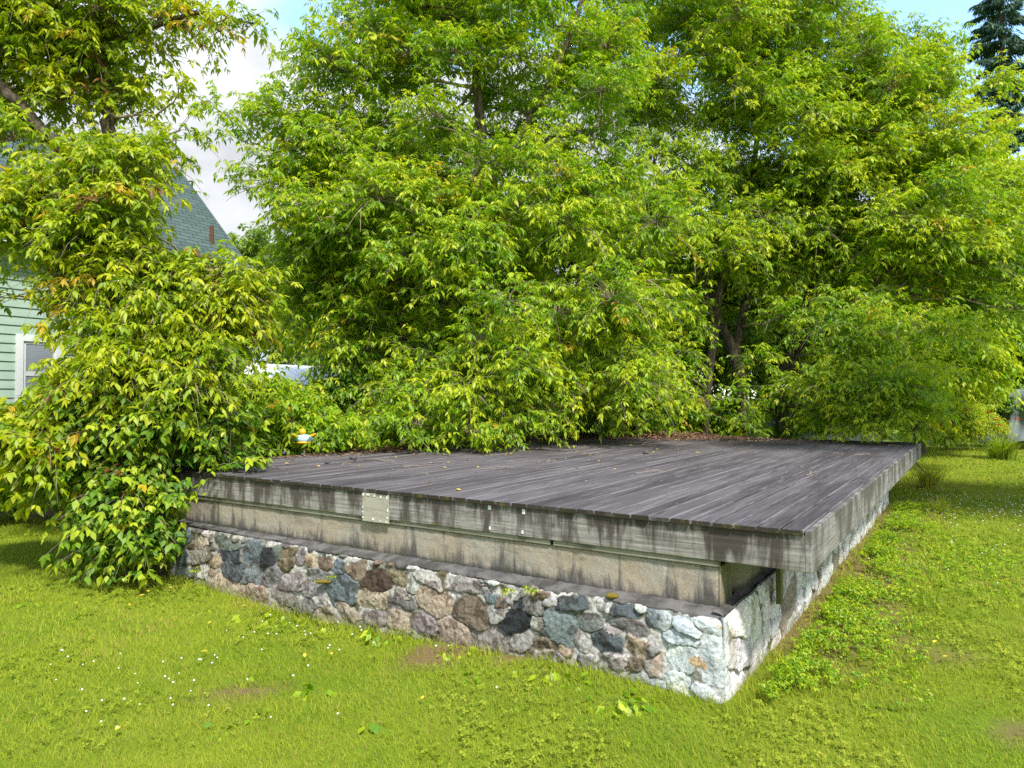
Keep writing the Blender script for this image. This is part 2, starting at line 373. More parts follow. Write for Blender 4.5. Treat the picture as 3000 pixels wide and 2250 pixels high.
# ------------------------------------------------------------------ foliage engine
UP = np.array([0, 0, 1.0])
def leaf_cloud(Pp, Dd, Ll, tint, rng, nodes=5, leaflets=3, size=0.11, pet=0.07, droop=0.55, wid=0.42, fade=0.5, hi=False):
    """sprays of compound leaves: Pp (N,3) start, Dd (N,3) direction, Ll (N,) length"""
    N = len(Pp); K = nodes
    s = (np.arange(K)[None, :]+rng.uniform(0.1, 0.9, (N, K)))/K
    s = np.repeat(s[:, :, None], 2, 2)                                   # two leaves per node
    sd = np.array([1.0, -1.0])[None, None, :]*np.ones((N, K, 2))
    L_ = Ll[:, None, None]
    pos = Pp[:, None, None, :]+Dd[:, None, None, :]*(L_*s)[..., None]; pos = pos-UP*(L_*droop*0.7*s*s)[..., None]
    T = nrm(Dd[:, None, None, :]-UP*(droop*1.4*s)[..., None])
    S = nrm(np.cross(T, UP+rng.normal(0, 0.25, (N, 1, 1, 3))))
    Q = nrm(T*0.6+S*sd[..., None]+UP*0.15+rng.normal(0, 0.35, pos.shape))
    pl = pet*rng.uniform(0.5, 1.3, s.shape)
    pos = pos+Q*pl[..., None]
    A = nrm(Q-UP*rng.uniform(0.2, 1.1, s.shape)[..., None])
    tt = np.clip(tint[:, None, None]+fade*(s-0.5)+rng.normal(0, 0.12, s.shape), 0, 1)
    tt = np.where(tint[:, None, None] > 1.15, tint[:, None, None], tt); tt = np.where(tint[:, None, None] < -0.05, tint[:, None, None], tt)
    pos = pos.reshape(-1, 3); A = A.reshape(-1, 3); tt = tt.ravel(); n = len(pos)
    B = nrm(np.cross(A, UP+rng.normal(0, 0.3, (n, 3))))
    angs = {1: [0], 3: [0, 1.0, -1.0], 5: [0, 0.75, -0.75, 1.5, -1.5]}[leaflets]
    Vs = []; Ts = []
    for j, a in enumerate(angs):
        aa = a+rng.normal(0, 0.18, n)
        d = nrm(A*np.cos(aa)[:, None]+B*np.sin(aa)[:, None]-UP*rng.uniform(0.15, 0.6, n)[:, None])
        l = size*rng.uniform(0.7, 1.2, n)*(1.0 if j == 0 else 0.85 if j < 3 else 0.7)
        base = pos+A*(size*(0.35 if j == 0 else 0.12 if j < 3 else -0.12))[..., None] if np.ndim(size) else pos+A*(size*(0.35 if j == 0 else 0.12 if j < 3 else -0.12))
        Wd = nrm(np.cross(d, UP+rng.normal(0, 0.45, (n, 3))))*(l*wid*0.5)[:, None]
        nn = nrm(np.cross(Wd, d))
        mid = base+d*(l*0.42)[:, None]
        tip = base+d*l[:, None]-UP*(l*0.16)[:, None]
        cup = nn*(l*0.06)[:, None]
        if hi:
            b1 = base+d*(l*0.16)[:, None]; b2 = base+d*(l*0.58)[:, None]-UP*(l*0.03)[:, None]; k = rng.uniform(0.55, 0.95, n)[:, None]; k2 = rng.uniform(0.55, 0.95, n)[:, None]
            Vs.append(np.stack([base, b1+Wd*0.75-cup, mid-d*(l*0.06)[:, None]+Wd-cup, b2+Wd*k-cup, tip, b2-Wd*k2-cup, mid-d*(l*0.06)[:, None]-Wd-cup, b1-Wd*0.75-cup], 1)); Ts.append(tt)
        else:
            Vs.append(np.stack([base, mid+Wd-cup, tip, mid-Wd-cup], 1)); Ts.append(tt)
    k = 8 if hi else 4
    V = np.concatenate(Vs).reshape(-1, 3); T = np.repeat(np.concatenate(Ts), k)
    return V, T
def cull_leaves(V, T, zmin=0.02, k4=4):
    q = V.reshape(-1, k4, 3); c = q.mean(1); lo = q[:, :, 2].min(1)
    u, t = to_ut(c[:, 0], c[:, 1])
    bad = (lo < zmin)
    dk = (u > -0.05) & (u < DL+0.05) & (t > -0.05) & (t < DW+0.05)
    bad |= dk & (lo < DECK_Z+0.01)
    st = (u > -0.22) & (u < DL) & (t > 0.4) & (t < 6.95) & (lo < DECK_Z)
    bad |= st
    k = ~bad
    q = q[k]; T = T.reshape(-1, k4)[k].ravel()
    i = np.arange(len(q))*k4
    if k4 == 8:
        F = np.concatenate([np.stack([i+a, i+b, i+c], 1) for a, b, c in ((0, 1, 2), (0, 2, 3), (0, 3, 4), (0, 4, 5), (0, 5, 6), (0, 6, 7))])
        return q.reshape(-1, 3), F, T
    F = np.concatenate([np.stack([i, i+1, i+2], 1), np.stack([i, i+2, i+3], 1)])
    return q.reshape(-1, 3), F, T

def plant(name, label, cat, base, stems, env, seed, n_lobes=30, lobe_r=(0.7, 1.2), sprays=45, spray_len=(0.4, 0.8), leaf=None, mat='leaf',
          nodes=4, leaflets=3, size=0.11, group=None, tint=(0.45, 0.22), stem_part='trunk', leaf_part='crown', shell=0.4, yellow=0.006, brown=0.0, limb_r=0.035,
          extra_lobes=(), twig=0.5, bare=0, droop=0.55, zmin=0.03, upbias=0.25, twig_r=0.006, wid=0.42, hi=False, avoid=None):
    rng = np.random.default_rng(seed); base = np.array(base, float)
    root = thing(name, label, cat, tuple(base), 0, group)
    # stems
    Vs = []; Fs = []; nb = 0; SP = []; SR = []
    for st in stems:
        st = np.array(st, float); pts = catmull(st, 6); pts[:, :3] += rng.normal(0, 0.02, (len(pts), 3))*np.linspace(0, 1, len(pts))[:, None]
        v, f = tubes(pts[None, :, :3], np.maximum(pts[None, :, 3], 0.004), 9)
        Vs.append(v); Fs.append(f+nb); nb += len(v); SP.append(pts[:, :3]); SR.append(pts[:, 3])
    SPa = np.concatenate(SP); SRa = np.concatenate(SR)
    mesh_obj(stem_part, np.concatenate(Vs)-base, np.concatenate(Fs), M['bark'], root, True)
    # lobes
    lob = []
    wts = np.array([(e[1][0]*e[1][1]*e[1][2])**0.667 for e in env]); wts /= wts.sum()
    tries = 0
    while len(lob) < n_lobes and tries < n_lobes*30:
        tries += 1
        c, r = env[rng.choice(len(env), p=wts)]
        d = nrm(rng.normal(0, 1, 3)); q = np.array(c)+d*np.array(r)*rng.uniform(shell, 1.0)
        lr = rng.uniform(*lobe_r)
        if q[2] < zmin+lr*0.3: continue
        if avoid is not None and avoid(q): continue
        if any(np.linalg.norm(q-a) < 0.55*(lr+b)*0.8 for a, b in lob): continue
        lob.append((q, lr))
    lob += [(np.array(q, float), lr) for q, lr in extra_lobes]
    cen = np.mean([e[0] for e in env], 0)
    LP = []; LR = []; PP = []; DD = []; TT = []; TW = []
    for q, lr in lob:
        dist = np.linalg.norm(SPa-q, axis=1)+np.maximum(0, SPa[:, 2]-q[2]-0.3)*1.5
        k = int(np.argmin(dist)); a = SPa[k]
        mid = (a+q)/2+UP*0.12*np.linalg.norm(q-a)+rng.normal(0, 0.12, 3)
        s = np.linspace(0, 1, 7)[:, None]
        c_ = (1-s)**2*a+2*s*(1-s)*mid+s*s*q
        c_[1:-1] += rng.normal(0, 0.03, (5, 3))
        LP.append(c_); LR.append(np.linspace(min(limb_r*rng.uniform(0.7, 1.3), max(SRa[k]*0.8, 0.01)), 0.008, 7))
        n = max(9, int(sprays*(lr/np.mean(lobe_r))**1.5*rng.uniform(0.9, 1.3)))
        d = nrm(rng.normal(0, 1, (n*2, 3))+UP*upbias); d = d[d[:, 2] > -0.55][:n]; n = len(d)
        rr = rng.uniform(0.15, 0.85, n)
        o = q+d*(lr*rr)[:, None]*np.array([1, 1, 0.8])
        out = nrm(q-cen)*np.array([1, 1, 0.4])
        D_ = nrm(d*0.9+out*0.45+rng.normal(0, 0.3, (n, 3))+UP*0.1)
        PP.append(o); DD.append(D_)
        lt = rng.normal(0, 0.13)
        tn = np.clip(rng.normal(tint[0]+lt, tint[1], n), 0, 1)
        z = rng.uniform(0, 1, n); tn = np.where(z < yellow, 1.35, tn); tn = np.where(z > 1-brown, -0.4, tn)
        TT.append(tn)
        m = rng.uniform(0, 1, n) < twig
        a2 = q+(o[m]-q)*0.05
        TW.append(np.stack([a2, (a2+o[m])/2+UP*0.08*lr, o[m]], 1))
    PP = np.concatenate(PP); DD = np.concatenate(DD); TT = np.concatenate(TT)
    LL = rng.uniform(*spray_len, len(PP))
    # branches: limbs, lobe twigs and spray stalks
    bv = []; bf = []; nb = 0
    v, f = tubes(np.array(LP), np.array(LR), 5); bv.append(v); bf.append(f); nb += len(v)
    tw = np.concatenate(TW)
    if len(tw):
        v, f = tubes(tw, np.tile(np.array([[twig_r*1.6, twig_r*1.2, twig_r]]), (len(tw), 1)), 3); bv.append(v); bf.append(f+nb); nb += len(v)
    if bare:
        bp = []; s7 = np.linspace(0, 1, 8)[:, None]
        for k in range(bare):
            q, lr = lob[rng.integers(0, len(lob))]
            d = nrm(nrm(q-cen)*np.array([1, 1, .3])+np.array([0, -0.5, 0])+rng.normal(0, .45, 3)); ln = lr*rng.uniform(1.0, 1.7)
            p_ = q+d*ln*s7+UP*ln*(0.35*s7-rng.uniform(.45, 1.0)*s7**2); p_[1:] += rng.normal(0, .012, (7, 3)); bp.append(p_)
            e = p_[4]; d2 = nrm(d+rng.normal(0, .6, 3)-UP*.5); bp.append(e+d2*ln*.45*s7-UP*ln*.15*s7**2)
        bp = np.array(bp); bu, bt_ = to_ut(bp[:, :, 0], bp[:, :, 1])
        okb = (bp[:, :, 2].min(1) > .05) & ~(((bu > -.25) & (bu < DL) & (bt_ > -.05) & (bt_ < DW+.05) & (bp[:, :, 2] < DECK_Z+.02)).any(1)); bp = bp[okb]
        v, f = tubes(bp, np.tile(np.linspace(.013, .003, 8)[None]*rng.uniform(.6, 1.2, (len(bp), 1)), (1, 1)), 4); bv.append(v); bf.append(f+nb); nb += len(v)
    s = np.array([0, 0.5, 0.95])[None, :, None]
    sp = PP[:, None, :]+DD[:, None, :]*LL[:, None, None]*s-UP*(LL[:, None, None]*droop*0.7*s*s)
    ok = (sp[:, :, 2].min(1) > 0.05)
    uu, t_ = to_ut(sp[:, :, 0], sp[:, :, 1])
    ok &= ~(((uu > -0.25) & (uu < DL) & (t_ > -0.05) & (t_ < DW+0.05) & (sp[:, :, 2] < DECK_Z+0.02)).any(1))
    v, f = tubes(sp[ok], np.tile(np.array([[twig_r, twig_r*0.7, twig_r*0.35]]), (int(ok.sum()), 1)), 3); bv.append(v); bf.append(f+nb)
    mesh_obj('branches', np.concatenate(bv)-base, np.concatenate(bf), M['twig'], root, False)
    V, T = leaf_cloud(PP, DD, LL, TT, rng, nodes, leaflets, size, droop=droop, pet=size*0.6, wid=wid, hi=hi)
    V, F, T = cull_leaves(V, T, zmin, 8 if hi else 4)
    mesh_obj(leaf_part, V-base, F, M[mat], root, False, {'tint': T})
    return root
# ------------------------------------------------------------------ the raised platform (local axes: x = u along the boards, y = t across, z up)
def wood_mat(name, grain, base, pale, dark, streak=(1, 1, 1), stain_amt=0.8, green=0.0, green_z=None, fine=(1, 1, 1), stain_w=(0.48, 0.66), drip=None, end=None, pitch=None):
    g = NT(name); c = g.coord(); t = g.attr('tint')
    v = g.map(c, grain); gr = g.noise(v, 1.0, 8, 0.7, 0.35); fi = g.noise(g.map(c, fine), 1.0, 4, 0.8, 0.2)
    st = g.noise(g.map(c, streak), 1.0, 6, 0.65, 0.4); st2 = g.noise(g.map(c, streak, (3.3, 7.1, 1.9)), 2.3, 5, 0.6)
    if drip:
        zz = g.n('ShaderNodeSeparateXYZ', {0: c}).outputs['Z']
        st = g.math('ADD', st, g.rng(zz, drip[0], drip[1], 0, drip[2], False))
    col = g.mix(g.rng(gr, 0.36, 0.64), base, pale)
    col = g.mix(g.rng(fi, 0.5, 0.72, 0, 0.65), col, dark)
    col = g.mix(g.rng(st, stain_w[0], stain_w[1], 0, stain_amt), col, dark)
    col = g.mix(g.rng(st2, 0.55, 0.75, 0, stain_amt*0.6), col, tuple(x*0.55 for x in dark))
    col = g.mix(g.math('MULTIPLY', g.math('ABSOLUTE', g.math('SUBTRACT', t, 0.5)), 1.0), col, g.mix(g.rng(t, 0.49, 0.51), tuple(x*0.5 for x in dark), pale))
    if green:
        z = g.n('ShaderNodeSeparateXYZ', {0: c}).outputs['Z']
        m = g.noise(g.map(c, (2, 2, 2)), 3.0, 5)
        f = g.math('MULTIPLY', g.rng(g.math('ADD', z, g.math('MULTIPLY', g.math('SUBTRACT', m, 0.5), 0.10)), green_z[0], green_z[1]), green)
        col = g.mix(f, col, (0.13, 0.145, 0.025))
    if pitch:
        s3 = g.n('ShaderNodeSeparateXYZ', {0: c}); fr = g.math('FRACT', g.math('DIVIDE', g.math('SUBTRACT', s3.outputs['Y'], pitch[0]), pitch[1]))
        ed = g.math('MAXIMUM', g.rng(fr, 0.16, 0.02), g.rng(fr, 0.80, 0.93)); wr = g.noise(g.map(c, (0.9, 5, 5), (2, 8, 1)), 1.0, 6, 0.7)
        col = g.mix(g.math('MULTIPLY', g.math('MULTIPLY', ed, g.rng(wr, 0.42, 0.62)), g.rng(s3.outputs['X'], 9.5, 4.0, 0.15, 0.9)), col, tuple(x*1.25 for x in pale))
        far_dark = g.noise(g.map(c, (0.5, 0.6, 1), (3, 1, 0)), 1.0, 5, 0.6); far_dark = g.math('ADD', far_dark, g.rng(s3.outputs['X'], 3.0, 10.0, -0.10, 0.14, False))  # dark blotches, more of them towards the far end of the boards
        col = g.mix(g.rng(far_dark, 0.46, 0.66, 0, 0.62), col, tuple(x*0.9 for x in dark))
    if end:
        xx = g.n('ShaderNodeSeparateXYZ', {0: c}).outputs['X']; m2 = g.noise(c, 9.0, 5)
        f = g.rng(g.math('ADD', xx, g.math('MULTIPLY', g.math('SUBTRACT', m2, 0.5), 0.03)), end[0], end[1])
        col = g.mix(f, col, g.mix(g.rng(g.noise(c, 7.0, 6, .7), .52, .68), (0.035, 0.028, 0.02), (0.095, 0.088, 0.02)))
    h = g.math('ADD', gr, g.math('MULTIPLY', fi, 0.8))
    return g.bsdf(col, 0.82, g.bump(h, 0.55, 0.006), 0.25)
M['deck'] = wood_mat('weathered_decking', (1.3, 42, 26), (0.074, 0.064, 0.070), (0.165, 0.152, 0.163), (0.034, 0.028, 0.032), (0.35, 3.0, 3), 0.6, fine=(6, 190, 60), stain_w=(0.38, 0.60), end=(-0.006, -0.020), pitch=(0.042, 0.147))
M['fascia'] = wood_mat('weathered_fascia', (30, 1.6, 42), (0.19, 0.175, 0.16), (0.39, 0.375, 0.36), (0.052, 0.040, 0.032), (3, 6.5, 1.3), 0.92, 0.7, (0.918, 0.88), (60, 4, 230), stain_w=(0.43, 0.62), drip=(0.96, 1.13, 0.10))
M['fascia_side'] = wood_mat('weathered_side_fascia', (1.6, 30, 42), (0.18, 0.172, 0.16), (0.33, 0.325, 0.315), (0.062, 0.05, 0.043), (3.0, 3, 1.5), 0.85, 0.7, (0.918, 0.885), (4, 60, 230), stain_w=(0.42, 0.62), drip=(0.96, 1.13, 0.08))
M['strip'] = wood_mat('mossy_batten', (30, 1.6, 42), (0.20, 0.19, 0.15), (0.33, 0.32, 0.26), (0.07, 0.062, 0.042), (3, 3, 0.9), 0.7, 0.16, (0.95, 0.80), (60, 5, 200))
M['plywood'] = wood_mat('pale_plywood', (30, 1.8, 24), (0.32, 0.295, 0.235), (0.42, 0.40, 0.335), (0.20, 0.155, 0.105), (3, 5, 5), 0.5, fine=(60, 5, 160), stain_w=(0.55, 0.75))

def concrete_mat():
    g = NT('stained_concrete'); c = g.coord(); z = g.n('ShaderNodeSeparateXYZ', {0: c}).outputs['Z']
    n = g.noise(g.map(c, (1, 1, 1)), 2.6, 6, 0.62); n2 = g.noise(c, 60, 5, 0.75); st = g.noise(g.map(c, (7, 7, 1.1)), 1.0, 6, 0.68, 0.5); w = g.noise(g.map(c, (9, 9, 0.8), (4, 2, 0)), 1.0, 3, 0.6)
    col = g.mix(g.rng(n, 0.40, 0.60), (0.39, 0.355, 0.29), (0.41, 0.335, 0.24)); col = g.mix(g.rng(n2, 0.35, 0.65, 0, 0.7), col, (0.24, 0.225, 0.205))
    col = g.mix(g.rng(w, 0.62, 0.75, 0, 0.6), col, (0.42, 0.42, 0.41))
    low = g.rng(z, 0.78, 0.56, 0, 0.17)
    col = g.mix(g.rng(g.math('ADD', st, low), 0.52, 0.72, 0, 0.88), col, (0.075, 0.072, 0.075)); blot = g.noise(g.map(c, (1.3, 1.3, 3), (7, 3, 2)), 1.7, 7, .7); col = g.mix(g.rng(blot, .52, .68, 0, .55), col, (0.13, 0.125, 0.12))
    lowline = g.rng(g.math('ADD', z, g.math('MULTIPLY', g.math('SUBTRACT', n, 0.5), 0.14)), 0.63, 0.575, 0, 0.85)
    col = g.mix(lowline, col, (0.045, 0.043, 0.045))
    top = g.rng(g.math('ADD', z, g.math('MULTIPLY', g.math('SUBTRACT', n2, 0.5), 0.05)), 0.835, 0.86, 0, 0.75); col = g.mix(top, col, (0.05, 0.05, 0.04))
    moss = g.attr('moss'); col = g.mix(g.math('MULTIPLY', moss, g.rng(n, 0.2, 0.6, 0.55, 1.0)), col, (0.085, 0.095, 0.028))
    h = g.math('ADD', g.math('MULTIPLY', n, 0.4), n2)
    return g.bsdf(col, 0.92, g.bump(h, 0.6, 0.008), 0.15)
M['concrete'] = concrete_mat()
def stone_mat():
    g = NT('rubble_masonry'); c = g.coord(); col = g.attr('col', 'Color'); n = g.noise(c, 38, 7, 0.75); n2 = g.noise(c, 9, 6, 0.7); n3 = g.noise(c, 160, 3, 0.7)
    k = g.mix(g.rng(n, 0.32, 0.68), (0.60, 0.60, 0.62), (1.35, 1.33, 1.28)); col = g.mix(1.0, col, k, 'MULTIPLY')
    col = g.mix(g.rng(n2, 0.60, 0.78, 0, 0.55), col, (0.36, 0.35, 0.33)); col = g.mix(g.rng(n3, 0.6, 0.8, 0, 0.5), col, (0.05, 0.05, 0.05))
    h = g.math('ADD', n, g.math('MULTIPLY', n2, 0.8)); h = g.math('ADD', h, g.math('MULTIPLY', n3, 0.3))
    return g.bsdf(col, 0.85, g.bump(h, 0.8, 0.012), 0.25)
M['stone'] = stone_mat()
M['mortar'] = (lambda g: g.bsdf(g.mix(g.rng(g.noise(g.coord(), 5, 6, 0.65), 0.35, 0.65), (0.06, 0.057, 0.056), (0.15, 0.143, 0.14)), 0.95, g.bump(g.noise(g.coord(), 70, 5, 0.75), 0.7, 0.01), 0.15))(NT('mortar_ledge'))
M['white'] = plain('white_scrap', (0.75, 0.76, 0.78), 0.6, 0.1, 40)
M['moss'] = plain('moss', (0.16, 0.13, 0.02), 0.95, 0.5, 60, bump=0.8)
M['rust'] = plain('rust', (0.12, 0.06, 0.035), 0.9, 0.4, 30)

plat = thing('platform', 'weathered wooden platform on a concrete and rubble stone foundation', 'platform', (C0[0], C0[1], 0), ANG)
rng = np.random.default_rng(21)
# decking boards
mb = MB(); t = 0.042; bw = 0.1395
while t < DW-0.04:
    w = min(bw, DW-0.04-t); cuts = [-0.022+rng.uniform(-0.007, 0.007)]
    for cc in sorted(rng.uniform(2, DL-1.5, 2)):
        if cc-cuts[-1] > 2.0: cuts.append(round(cc/0.61)*0.61)
    cuts.append(DL+rng.uniform(-0.01, 0.01))
    dz = rng.uniform(-0.0025, 0.0025)
    for i in range(len(cuts)-1):
        a, b = cuts[i]+0.0015, cuts[i+1]-0.0015
        t0, t1 = t+0.0025+rng.uniform(0, 0.003), t+w-0.0025-rng.uniform(0, 0.003); zt = DECK_Z+dz; zb = DECK_Z-0.030
        mb.prism([(t0, zb), (t1, zb), (t1, zt-0.004), (t1-0.006, zt), ((t0+t1)/2, zt-0.0012), (t0+0.006, zt), (t0, zt-0.004)], 0, a, b, float(np.clip(rng.normal(0.5, 0.17), 0.05, 0.95)))
    t += bw+0.0075
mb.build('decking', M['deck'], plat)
# fascia boards: front in lengths, long side, left, back
for (a, b) in ((0.040, 1.885), (1.889, 3.72), (3.724, DW-0.04)):
    MB().box((0.0, a, 0.900), (0.038, b, DECK_Z-0.031), float(rng.uniform(0.42, 0.58))).build('fascia_board', M['fascia'], plat, bevel=0.003)
for (a, b) in ((0.0, 4.85), (4.854, DL)):
    MB().box((a, 0.0, 0.895), (b, 0.038, DECK_Z-0.003), float(rng.uniform(0.45, 0.56))).build('fascia_board', M['fascia_side'], plat, bevel=0.003)
MB().box((0.0, DW-0.038, 0.895), (DL, DW, DECK_Z-0.003)).build('fascia_board', M['fascia_side'], plat, bevel=0.003)
MB().box((DL-0.038, 0.04, 0.895), (DL-0.002, DW-0.04, DECK_Z-0.031)).build('fascia_board', M['fascia'], plat, bevel=0.003)
for (a, b) in ((0.585, 1.875), (1.905, 3.5), (3.504, DW-0.5)):
    MB().box((0.014, a, 0.857), (0.05, b, 0.8985)).build('ledger_strip', M['strip'], plat, bevel=0.003)
# floor frame under the boards
mb = MB(); u = 0.05
while u < DL-0.1:
    mb.box((u, 0.04, 0.93), (u+0.038, DW-0.04, DECK_Z-0.0315)); u += 0.6
mb.build('joist_frame', M['strip'], plat)
# plywood patch with its scraps and nails
pp = MB().box((-0.014, 3.565, 0.862), (-0.002, 3.893, 1.122)).build('plywood_patch', M['plywood'], plat, bevel=0.002)
for (ty, tz, w, h) in ((3.88, 1.105, .02, .02), (3.82, 1.107, .035, .015), (3.66, 1.098, .02, .025), (3.585, 1.095, .012, .03), (3.575, 0.985, .012, .03), (3.885, 0.99, .014, .014), (3.885, 0.945, .014, .012), (3.885, 0.895, .014, .012), (3.755, 0.888, .026, .018), (3.665, 0.88, .01, .012), (3.59, 0.878, .014, .014), (3.58, .915, .012, .016), (3.74, 1.1, .01, .016)):
    MB().box((-0.018, ty-w/2, tz-h/2), (-0.0145, ty+w/2, tz+h/2)).build('paper_scrap', M['white'], pp)
for (ty, tz, w, h) in ((2.463, 1.102, .03, .034), (2.135, 1.098, .026, .04), (2.46, .935, .016, .026), (2.145, .935, .016, .026), (6.55, .925, .02, .02)):
    MB().box((-0.004, ty-w/2, tz-h/2), (-0.0005, ty+w/2, tz+h/2)).build('paper_scrap', M['white'], plat)
# concrete wall skins over a core
def grid(nx, ny, fn):
    a, b = np.meshgrid(np.linspace(0, 1, nx), np.linspace(0, 1, ny)); V = fn(a.ravel(), b.ravel())
    i = np.arange(nx*ny).reshape(ny, nx)
    return V, np.stack([i[:-1, :-1], i[:-1, 1:], i[1:, 1:], i[1:, :-1]], -1).reshape(-1, 4)
def conc_front(a, b):
    tt = 0.583+a*(6.78-0.583); z = 0.52+b*0.34
    d = 0.012*(fbm(tt*3, z*4, 0, 4, 3)-0.5)+0.008*(fbm(tt*16, z*16, 0, 3, 6)-0.5)
    e = np.minimum(np.minimum(a, 1-a)*6.2/0.03, 1)
    return np.stack([0.034-d*e+0.012*(1-e), tt, z], 1)
Vf, Ff = grid(420, 30, conc_front); mo = 0.85*sstep(6.1, 6.7, Vf[:, 1])*0+0.5*sstep(0.66, 0.57, Vf[:, 2])*sstep(0.5, 0.7, fbm(Vf[:, 1]*3, Vf[:, 2]*3, 0, 3, 9))
def conc_side(a, b):
    uu = 0.034+a*(DL-0.3); z = 0.52+b*0.34
    d = 0.02*(fbm(uu*3, z*4, 0, 4, 13)-0.5)-0.05*np.exp(-((uu-0.42)/0.07)**2)
    e = np.minimum(a*DL/0.05, 1)
    return np.stack([uu, 0.583-d*e+0.01*(1-e), z], 1)
Vs_, Fs_ = grid(300, 22, conc_side)
V = np.concatenate([Vf, Vs_]); F = np.concatenate([Ff, Fs_+len(Vf)]); moss = np.concatenate([mo, np.full(len(Vs_), 0.5)])
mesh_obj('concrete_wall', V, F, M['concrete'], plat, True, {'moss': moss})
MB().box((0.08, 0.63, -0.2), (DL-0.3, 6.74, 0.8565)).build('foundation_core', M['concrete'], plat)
# rubble stone: height field of traced stones plus small filler stones
PAL = dict(bg=(.16,.185,.205), dg=(.085,.097,.11), bk=(.022,.025,.03), gr=(.215,.215,.215), lg=(.38,.375,.36), tn=(.34,.285,.22), br=(.185,.145,.11),
           pk=(.27,.245,.23), bt=(.335,.295,.24), wp=(.74,.76,.76), ob=(.20,.165,.11), og=(.34,.27,.20), gg=(.13,.15,.14), bb=(.085,.06,.042))
ST7 = "270 430 50 52 bp;270 560 50 62 bg;290 650 55 42 bg;380 480 32 42 bt;385 555 47 37 pk;485 590 27 37 tn;470 650 28 24 tn;550 735 92 50 bt;540 500 58 45 gg;560 560 70 48 dg;690 540 70 70 bg;785 580 46 56 bk;840 545 30 42 gg;895 540 46 32 ob;890 600 56 36 ob;590 640 74 60 dg;690 665 60 56 bg;800 675 76 58 gr;935 705 76 46 gr;730 765 60 42 bt;885 790 72 42 pk;970 570 32 46 gr;1035 585 36 36 tn;1110 590 36 42 br;1190 620 37 42 bg;1295 650 52 46 br;1080 660 62 42 gr;1060 740 66 52 gr;1230 750 82 92 bg;1410 705 96 62 bb;1400 800 82 55 tn;965 850 32 42 gr;1040 845 52 46 gr;1100 825 36 36 lg;1130 875 36 28 tn;1100 920 47 36 pk;1260 880 86 46 bt;1180 940 32 24 tn;1570 835 86 42 gr;1545 680 52 42 ob;1340 975 56 42 gr;1420 920 62 40 pk;1560 935 66 50 bt;1710 950 82 56 pk;1755 810 104 72 tn;1590 790 52 30 pk;1640 740 32 36 lg;1720 690 62 35 lg;1920 720 56 46 pk;1985 885 96 82 br;1880 1010 86 80 tn;2090 1045 112 78 pk;2130 895 62 56 lg;2150 830 36 36 br;2050 750 42 40 gr"
ST8 = "30 640 62 30 gr;225 840 100 70 bk;235 725 42 46 dg;235 680 42 22 gr;310 755 62 52 gr;370 690 72 24 og;420 720 46 36 lg;545 745 97 42 dg;480 865 97 92 bg;660 855 66 58 gg;350 855 30 38 lg;260 970 72 50 pk;390 1045 62 30 bt;620 950 46 62 lg;510 1005 42 32 og;755 965 82 70 dg;740 740 36 30 lg;860 780 92 38 dg;880 860 100 52 gr;1060 830 62 55 bg;945 985 86 48 og;780 900 40 36 lg;800 1060 72 55 lg;915 1080 52 36 br;1065 1100 62 70 tn;1010 1010 46 40 gr;1220 870 82 48 bp;1180 950 100 58 bp;1190 1050 82 78 wp;1170 1165 58 42 wp;1370 1050 78 150 wp;1340 870 92 48 wp;1340 1275 104 46 wp;640 1080 42 42 gr;800 1150 62 32 gr;950 1170 72 36 gr;1060 1200 60 30 bg;1200 1240 70 34 wp"
PAL['bp'] = (.36, .44, .50)
def px_to_wall(X, Y, u=-0.115):
    xp = (X-1500)/2080; a = C0+u*D1
    t = (a[0]-xp*a[1])/(0.8368+0.5476*xp); dep = a[1]+0.5476*t
    return t, CAM_Z-(Y-1165)/2080*dep
stones = []
for s_, ox, oy, k in ((ST7, 400, 1350, 1100/2212), (ST8, 1400, 1400, 1100/2212)):
    for it in s_.split(';'):
        zx, zy, rx, ry, c = it.split(); zx, zy, rx, ry = map(float, (zx, zy, rx, ry))
        t0, h0 = px_to_wall(ox+zx*k, oy+zy*k); t1, _ = px_to_wall(ox+(zx-rx)*k, oy+zy*k); t2, _ = px_to_wall(ox+(zx+rx)*k, oy+zy*k)
        _, ha = px_to_wall(ox+zx*k, oy+(zy-ry)*k); _, hb = px_to_wall(ox+zx*k, oy+(zy+ry)*k)
        stones.append((t0, h0, abs(t1-t2)/2, abs(ha-hb)/2, PAL[c], c))
